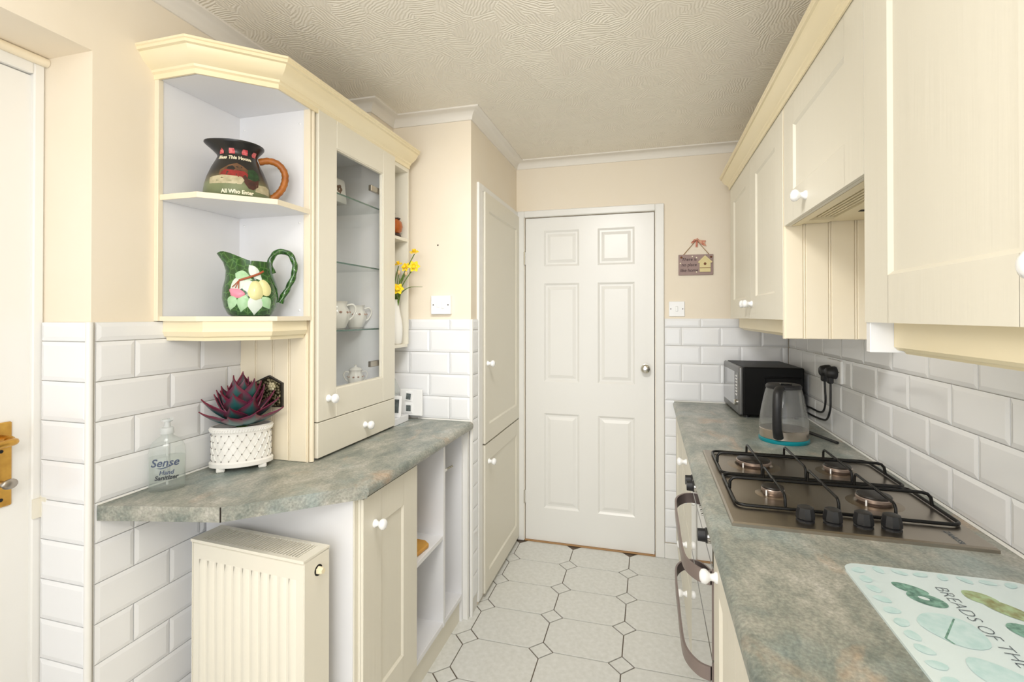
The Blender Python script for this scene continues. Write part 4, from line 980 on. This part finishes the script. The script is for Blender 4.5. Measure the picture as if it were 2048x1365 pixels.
su = thing('succulent', (pc.x, pc.y, ZW+.115), 'burgundy and teal agave-like succulent growing in the white oval planter', 'plant', rotz=PR)
def leaf_mesh(l, w_, name):
    bm = bmesh.new(); rows = []; n = 12; cl = bm.verts.layers.float_color.new('pigment')
    teal, burg, tip = S(42, 98, 98), S(112, 26, 50), S(92, 44, 84)
    for i in range(n+1):
        t = i/n; ww = w_*(math.sin(math.pi*min(1, t*.86+.10))**.9)*(1-t**3.2)+.0006; th = .16*ww+.001; row = []
        for k in range(7):
            u = (k-3)/3; x = u*ww; z = abs(u)**1.8*ww*.32+l*.16*(t-.35)**2*2
            v = bm.verts.new((x, l*t, z)); e = min(1, max(0, abs(u)*1.25-.28+max(0, t-.62)*1.9+max(0, .2-t)*1.5)); e = e*e*(3-2*e)
            jn = .5+.5*math.sin(7*t+u*2)
            v[cl] = [a*(1-e)+(c*(1-.4*jn)+d*.4*jn)*e for a, c, d in zip(teal, burg, tip)]; row.append(v)
        rows.append(row)
    for a, c in zip(rows, rows[1:]):
        for k in range(6): bm.faces.new((a[k], a[k+1], c[k+1], c[k]))
    fs = list(bm.faces); bmesh.ops.recalc_face_normals(bm, faces=fs)
    bmesh.ops.solidify(bm, geom=fs, thickness=.0035)
    return mesh_of(bm, 'succulent', name, smooth=60)
LM = [leaf_mesh(.142, .044, 'leaf_large'), leaf_mesh(.125, .045, 'leaf_mid'), leaf_mesh(.112, .042, 'leaf_small')]
rnd = random.Random(3)
for ring, (n, el, mi, off, z) in enumerate(((9, 17, 0, 0, .014), (8, 34, 0, 22, .02), (7, 49, 1, 5, .034), (6, 62, 1, 36, .05), (4, 74, 2, 10, .068), (2, 85, 2, 40, .078))):
    for k in range(n):
        a = R(off+360*k/n+rnd.uniform(-7, 7)); e = R(el+rnd.uniform(-5, 5)); sc = rnd.uniform(.84, 1.05)*(1.0 if ring < 2 else .98)
        dw = Vector((-math.sin(a+PR), math.cos(a+PR))); ln = (.142, .125, .112)[mi]*sc
        room = min((pc.x-XLT-.008)/max(1e-4, -dw.x) if dw.x < -.05 else 9, (1.384-pc.y)/max(1e-4, dw.y) if dw.y > .05 else 9)-.02
        if ln*math.cos(e) > room: e = math.acos(max(.05, room/ln))
        l = inst(LM[mi], 'leaf', su, (-math.sin(a)*.012*(1-ring*.12), math.cos(a)*.012*(1-ring*.12), z)); l.rotation_euler = (e, 0, a); l.scale = (sc, sc, sc)
bm = bmesh.new(); tube(bm, [(0, 0, .0), (0, 0, .075)], .016, 10); ob('stem', bm, 'stem_green', su, local=True, loc=(0, 0, 0))

# ornate plate behind the plant
op = thing('ornate_plate', (-1.235, 1.39, 1.072), 'ornate pierced metal plate on the cabinet side panel behind the succulent', 'plaque')
bm = bmesh.new(); prism(bm, [(-1.29, 1.076), (-1.18, 1.076), (-1.18, 1.156), (-1.207, 1.168), (-1.235, 1.18), (-1.263, 1.168), (-1.29, 1.156)], 1.379, 1.3895, axis='y'); ob('backing', bm, 'burner_cap', op)
bm = bmesh.new(); prism(bm, [(-1.286, 1.08), (-1.184, 1.08), (-1.184, 1.153), (-1.209, 1.164), (-1.235, 1.175), (-1.261, 1.164), (-1.286, 1.153)], 1.375, 1.379, axis='y', bev=.001); ob('pierced_face', bm, 'ornate', op)
bm = bmesh.new()
for k in range(6): a = k*math.pi/3; ball(bm, (-1.215+.009*math.cos(a), 1.373, 1.145+.009*math.sin(a)), .006, .004, .006, 8)
ball(bm, (-1.215, 1.371, 1.145), .005, seg=8); ob('rosette', bm, 'fence_cream', op, smooth=60)

# ------------------------------------------------------------------ hand sanitiser
hs = thing('hand_sanitiser', (-1.306, 1.078, ZW), 'clear pump bottle of hand sanitiser on the left worktop against the tiles', 'bottle', rotz=R(46))
BA, BB = .044, .026
def obot(prof):
    bm = bmesh.new(); lathe(bm, prof, 32, fn=lambda p, t, r, z: Vector((r*BA*math.copysign(abs(math.cos(t))**.8, math.cos(t)), (r*BB if r > .35 else r*BA)*math.copysign(abs(math.sin(t))**.8, math.sin(t)), z))); return bm
ob('shell', obot([(0, .0), (.93, .0), (1, .006), (1, .10), (.95, .118), (.8, .133), (.55, .143), (.33, .148), (.32, .156), (0, .156)]), 'clear_bottle', hs, local=True, loc=(0, 0, 0), smooth=50)
ob('gel', obot([(0, .004), (.9, .004), (.95, .01), (.95, .092), (0, .092)]), 'gel', hs, local=True, loc=(0, 0, 0), smooth=50)
bm = bmesh.new(); lathe(bm, [(.0165, .156), (.0165, .158), (.015, .172), (.008, .174), (.007, .188), (.013, .19), (.013, .196), (0, .197)], 20); tube(bm, [(0, 0, .192), (.008, -.012, .194), (.012, -.02, .199)], .005, 8); tube(bm, [(0, 0, .156), (0, 0, .012)], .003, 6); ob('pump', bm, 'pump', hs, local=True, loc=(0, 0, 0), smooth=50)
def onb(v): 
    x = v.x; y = -BB*max(0, 1-abs(x/BA)**2.5)**(1/2.5)-.0012; return (x, y, v.y)
for s_, sz, z, m_, sh, x0, bo in (('Sense', .030, .079, 'ink_blue', .25, -.004, .0004), ('Hand', .0165, .052, 'ink_blue', .2, .0, .0003), ('Sanitizer', .0165, .038, 'ink_dark', .2, .0, .0005)):
    bm = text_bm(s_, sz, shear=sh, bold=bo); mapv(bm, lambda v: (v.x*.95+x0, v.y+z, 0)); mapv(bm, onb); ob('lettering', bm, m_, hs, local=True, loc=(0, 0, 0))
bm = bmesh.new(); pts = [(-.024, .066), (-.012, .0655), (.004, .069), (.02, .0745), (.032, .081), (.02, .0735), (.004, .0665), (-.012, .0625)]
bm = poly2(pts); mapv(bm, onb); ob('swoosh', bm, 'ink_blue', hs, local=True, loc=(0, 0, 0))

# ------------------------------------------------------------------ end shelf ornaments
gr = thing('gourd_ornament', (-1.108, 1.995, 1.736), 'round orange brown ornament with dark leafy top on the slim shelf', 'ornament')
bm = bmesh.new(); lathe(bm, [(0, .012), (.02, .012), (.036, .026), (.041, .047), (.037, .068), (.022, .082), (0, .085)], 24, Matrix.Translation((-1.108, 1.995, 1.736))); ob('body', bm, 'gourd', gr, smooth=60)
bm = bmesh.new(); lathe(bm, [(.028, 0), (.034, .006), (.03, .016), (.018, .02), (0, .02)], 20, Matrix.Translation((-1.108, 1.995, 1.736))); ob('base', bm, 'gourd_dark', gr, smooth=40)
bm = bmesh.new()
for k in range(5): a = 1.256*k; ball(bm, (-1.108+.018*math.cos(a), 1.995+.018*math.sin(a), 1.736+.082), .017, .010, .006, 10)
tube(bm, [(-1.108, 1.995, 1.816), (-1.106, 1.992, 1.835), (-1.10, 1.985, 1.842)], .006, 8); ob('leafy_top', bm, 'gourd_dark', gr, smooth=60)
vx, vy, vz = -1.108, 2.01, 1.252
vs_ = tag(ob('vase', lathe(bmesh.new(), [(0, 0), (.024, 0), (.03, .006), (.0335, .04), (.034, .08), (.031, .11), (.023, .145), (.0185, .175), (.0185, .197), (.021, .203), (.018, .203), (.0155, .19), (.015, .14), (0, .12)], 28, Matrix.Translation((vx, vy, vz))), 'china', smooth=60), 'tall white china vase on the lower slim shelf', 'vase')
def daffodil(tip, dirv, s, label):
    t = thing('daffodil', (vx, vy, vz+.16), label, 'flower', group='daffodils in the white vase')
    tip = Vector(tip); base = Vector((vx+.004*random.uniform(-1, 1), vy+.004*random.uniform(-1, 1), vz+.15)); mid = (base+tip)/2+Vector((-.008, 0, .02)); d = Vector(dirv).normalized()
    bm = bmesh.new(); tube(bm, catmull([base, Vector((vx+(tip.x-vx)*.15, vy+(tip.y-vy)*.15, vz+.21)), mid, tip-d*.006], 4), .0022, 6); ob('stem', bm, 'stem_green', t, smooth=60)
    q = d.to_track_quat('Z', 'Y').to_matrix().to_4x4(); M_ = Matrix.Translation(tip) @ q
    bm = bmesh.new()
    for k in range(6):
        a = k*math.pi/3; ca, sa = math.cos(a), math.sin(a)
        pr = [(.003, .002, 0), (.011, .0085, .002), (.018, .006, .004), (.024, 0, .003), (.018, -.006, .004), (.011, -.0085, .002), (.003, -.002, 0)]
        c = bm.verts.new(M_ @ Vector((.013*s*ca, .013*s*sa, .0005))); vs = [bm.verts.new(M_ @ Vector(((x*ca-y*sa)*s, (x*sa+y*ca)*s, z*s))) for x, y, z in pr]
        for u, v in zip(vs, vs[1:]): bm.faces.new((c, u, v))
    ob('petals', bm, 'daffodil_yellow', t)
    bm = bmesh.new(); lathe(bm, [(.002*s, 0), (.006*s, .002*s), (.0065*s, .010*s), (.0095*s, .015*s), (.0085*s, .0152*s), (.0055*s, .011*s), (0, .004*s)], 12, M_); ob('trumpet', bm, 'daffodil_orange', t, smooth=60)
daffodil((-1.012, 2.01, 1.665), (.1, -.5, .9), 1.0, 'topmost yellow daffodil in the vase')
daffodil((-1.0, 1.985, 1.600), (.35, -.95, .1), 1.15, 'large yellow daffodil facing the room at right of the bunch')
daffodil((-1.043, 1.99, 1.598), (-.1, -.9, .35), 1.0, 'yellow daffodil in the middle of the bunch')
daffodil((-1.078, 1.985, 1.610), (.0, -.4, .9), .95, 'yellow daffodil tilting up beside the cabinet door')
daffodil((-1.068, 1.965, 1.500), (.3, -.9, .2), 1.15, 'lowest yellow daffodil just above the vase rim')
for i, (tp, lab) in enumerate((((-1.075, 1.985, 1.575), 'small tan bud left in the daffodil bunch'), ((-1.04, 1.985, 1.57), 'small tan bud right in the daffodil bunch'))):
    t = thing('flower_bud', (vx, vy, vz+.16), lab, 'flower'); bm = bmesh.new(); tube(bm, catmull([(vx, vy, vz+.15), (vx+.006, vy-.006, vz+.22), tp], 4), .0018, 6); ob('stem', bm, 'stem_green', t)
    bm = bmesh.new(); ball(bm, tp, .007, .007, .011, 10); ob('bud', bm, 'bud', t, smooth=60)
bm = bmesh.new(); tube(bm, catmull([(vx, vy, vz+.15), (vx+.02, vy-.004, vz+.215), (vx+.07, vy-.006, vz+.255), (vx+.14, vy-.008, vz+.258)], 5), lambda t: .0032*(1-.7*t), 6); tag(ob('arching_leaf', bm, 'stem_green', smooth=60), 'single green leaf arching out of the daffodil vase', 'leaf')
bm = bmesh.new()
for dx, dz in ((-.012, .24), (.012, .27), (.03, .3), (.04, .25)): tube(bm, catmull([(vx+dx*.2, vy, vz+.15), (vx+dx*.6, vy-.008, vz+.2), (vx+dx, vy-.012, vz+dz)], 4), lambda t: .0042*(1-.75*t)+.0006, 6, flat=.4)
tag(ob('daffodil_leaves', bm, 'stem_green', smooth=60), 'upright green leaves among the daffodils', 'leaf', kind='stuff')
# photo frames
f1 = thing('photo_frame', (-1.06, 2.10, ZW), 'white frame with two small square openings leaning on the pier tiles', 'photo frame')
fz = ZW+.025
bm = B(-1.125, -1.012, 2.088, 2.10, fz-.004, 1.038, bev=.002); ob('frame', bm, 'ceramic_white', f1)
for x, z, a in ((-1.078, 1.005, .12), (-1.078, .95, 0)):
    bm = B(-.017, .017, -.003, .003, -.02, .02); ob('opening', bm, 'ceramic_white', f1, local=True, loc=Vector((x, 2.086, z))-ORG[f1.name], rot=(0, a, 0))
    bm = B(-.0115, .0115, -.001, .001, -.014, .014); ob('photo', bm, 'photo_grey', f1, local=True, loc=Vector((x, 2.0825, z))-ORG[f1.name], rot=(0, a, 0))
f2 = thing('photo_frame', (-1.10, 1.99, ZW+.03), 'white frame with grey picture tucked beside the glazed cabinet', 'photo frame')
bm = B(-.05, .032, -.004, .004, 0, .095, bev=.002); ob('frame', bm, 'ceramic_white', f2, local=True, loc=(0, 0, 0), rot=(-.12, 0, 0))
bm = B(-.04, .022, -.0055, -.004, .02, .08); ob('photo', bm, 'photo_grey', f2, local=True, loc=(0, 0, 0), rot=(-.12, 0, 0))
bm = bmesh.new(); lathe(bm, [(0, 0), (.02, 0), (.026, .02), (.02, .035), (.01, .045), (.013, .06), (.006, .07), (0, .072)], 16, Matrix.Translation((-1.125, 2.03, ZW+.03)))
M2 = Matrix.Translation((-1.125, 2.03, ZW+.03)); 
bm.free(); bm = bmesh.new(); lathe(bm, [(0, 0), (.02, 0), (.022, .01), (.008, .02), (.008, .085), (.024, .1), (.028, .12), (.02, .14), (.012, .155), (.006, .17), (0, .172)], 16, M2)
tag(ob('glass_ornament', bm, 'clear_bottle', smooth=50), 'clear glass ornament behind the white photo frames', 'ornament')

# ------------------------------------------------------------------ china in the display cabinet
def pot(name, loc, s, label, cat, spout=False, handle=True, lid=False, rz=0.6):
    t = thing(name, loc, label, cat, rotz=rz, group='white floral china in the display cabinet')
    pr = [(0, 0), (.026, 0), (.03, .004), (.04, .03), (.043, .05), (.038, .066), (.031, .076), (.033, .088), (.036, .092), (.033, .092), (.029, .078), (.03, .05), (0, .02)]
    pr = [(r*s, z*s) for r, z in pr]
    def fn(p, tt, r, z):
        k = 1+.035*math.cos(8*tt)*min(1, z/(.03*s))
        p.x *= k; p.y *= k
        if spout and z > .07*s: q = max(0, -math.cos(tt))**4; p.x -= .02*s*q; p.z += .008*s*q
        return p
    ob('body', lathe(bmesh.new(), pr, 32, fn=fn), 'china', t, local=True, loc=(0, 0, 0), smooth=50)
    if handle:
        for sd in ((1,) if spout else (1, -1)):
            bm = bmesh.new(); tube(bm, catmull([(sd*.033*s, 0, .078*s), (sd*.052*s, 0, .082*s), (sd*.062*s, 0, .065*s), (sd*.052*s, 0, .04*s), (sd*.04*s, 0, .03*s)], 4), .0035*s, 8); ob('handle', bm, 'china', t, local=True, loc=(0, 0, 0), smooth=60)
    bm = bmesh.new()
    for k in range(10): a = k*.63; ball(bm, (.041*s*math.cos(a), .041*s*math.sin(a), (.055+.006*math.sin(5*a))*s), .006*s, .006*s, .004*s, 6)
    ob('flower_band', bm, 'floral', t, local=True, loc=(0, 0, 0), smooth=60)
    if lid: bm = bmesh.new(); lathe(bm, [(.034*s, .092*s), (.03*s, .1*s), (.008*s, .106*s), (.005*s, .112*s), (.008*s, .118*s), (0, .121*s)], 20); ob('lid', bm, 'china', t, local=True, loc=(0, 0, 0), smooth=50)
    return t
pot('sugar_bowl', (-1.22, 1.872, 1.3295), 1.05, 'white fluted china bowl on the lowest glass shelf', 'bowl')
pot('milk_jug', (-1.22, 1.735, 1.3295), 1.2, 'white china jug partly behind the cabinet stile on the lowest glass shelf', 'jug', spout=True)
pot('lidded_pot', (-1.2, 1.84, 1.0805), .78, 'small white lidded china pot on the cabinet floor', 'pot', lid=True, handle=True)
t = tag(ob('trinket_dish', lathe(bmesh.new(), [(0, 0), (.02, 0), (.026, .006), (.024, .006), (.018, .003), (0, .003)], 20, Matrix.Translation((-1.17, 1.745, 1.0805))), 'china', smooth=50), 'tiny white china dish on the cabinet floor beside the lidded pot', 'dish')
t = thing('china_box', (-1.23, 1.725, 1.8355), 'cream china caddy with dark flower motif on the top glass shelf', 'caddy'); x, y, z = -1.23, 1.725, 1.8355
bm = bmesh.new(); box(bm, x-.04, x+.04, y-.04, y+.04, z, z+.1, bev=.008, seg=2)
for v in bm.verts: k = 1-.18*(v.co.z-z)/.1; v.co.x = x+(v.co.x-x)*k; v.co.y = y+(v.co.y-y)*k
ob('body', bm, 'china', t, smooth=40)
bm = bmesh.new()
for k in range(5): a = 1.257*k; ball(bm, (x+.036, y-.01+.011*math.cos(a), z+.055+.011*math.sin(a)), .003, .008, .008, 8); ball(bm, (x+.01+.011*math.cos(a), y-.037, z+.055+.011*math.sin(a)), .008, .003, .008, 8)
ob('flower_motif', bm, 'hill_brown', t, smooth=60)
# envelope on the open shelf
bm = bmesh.new(); prism(bm, [(-.99, 1.63), (-.835, 1.635), (-.822, 1.76), (-.85, 1.79), (-.99, 1.80)], .4805, .493, bev=.004)
for v in bm.verts: v.co.z += .006*math.sin(40*v.co.y)*math.cos(31*v.co.x) if v.co.z > .485 else 0
tag(ob('envelope', bm, 'brown_env', smooth=30), 'crumpled brown paper packet on the open base shelf', 'packet')
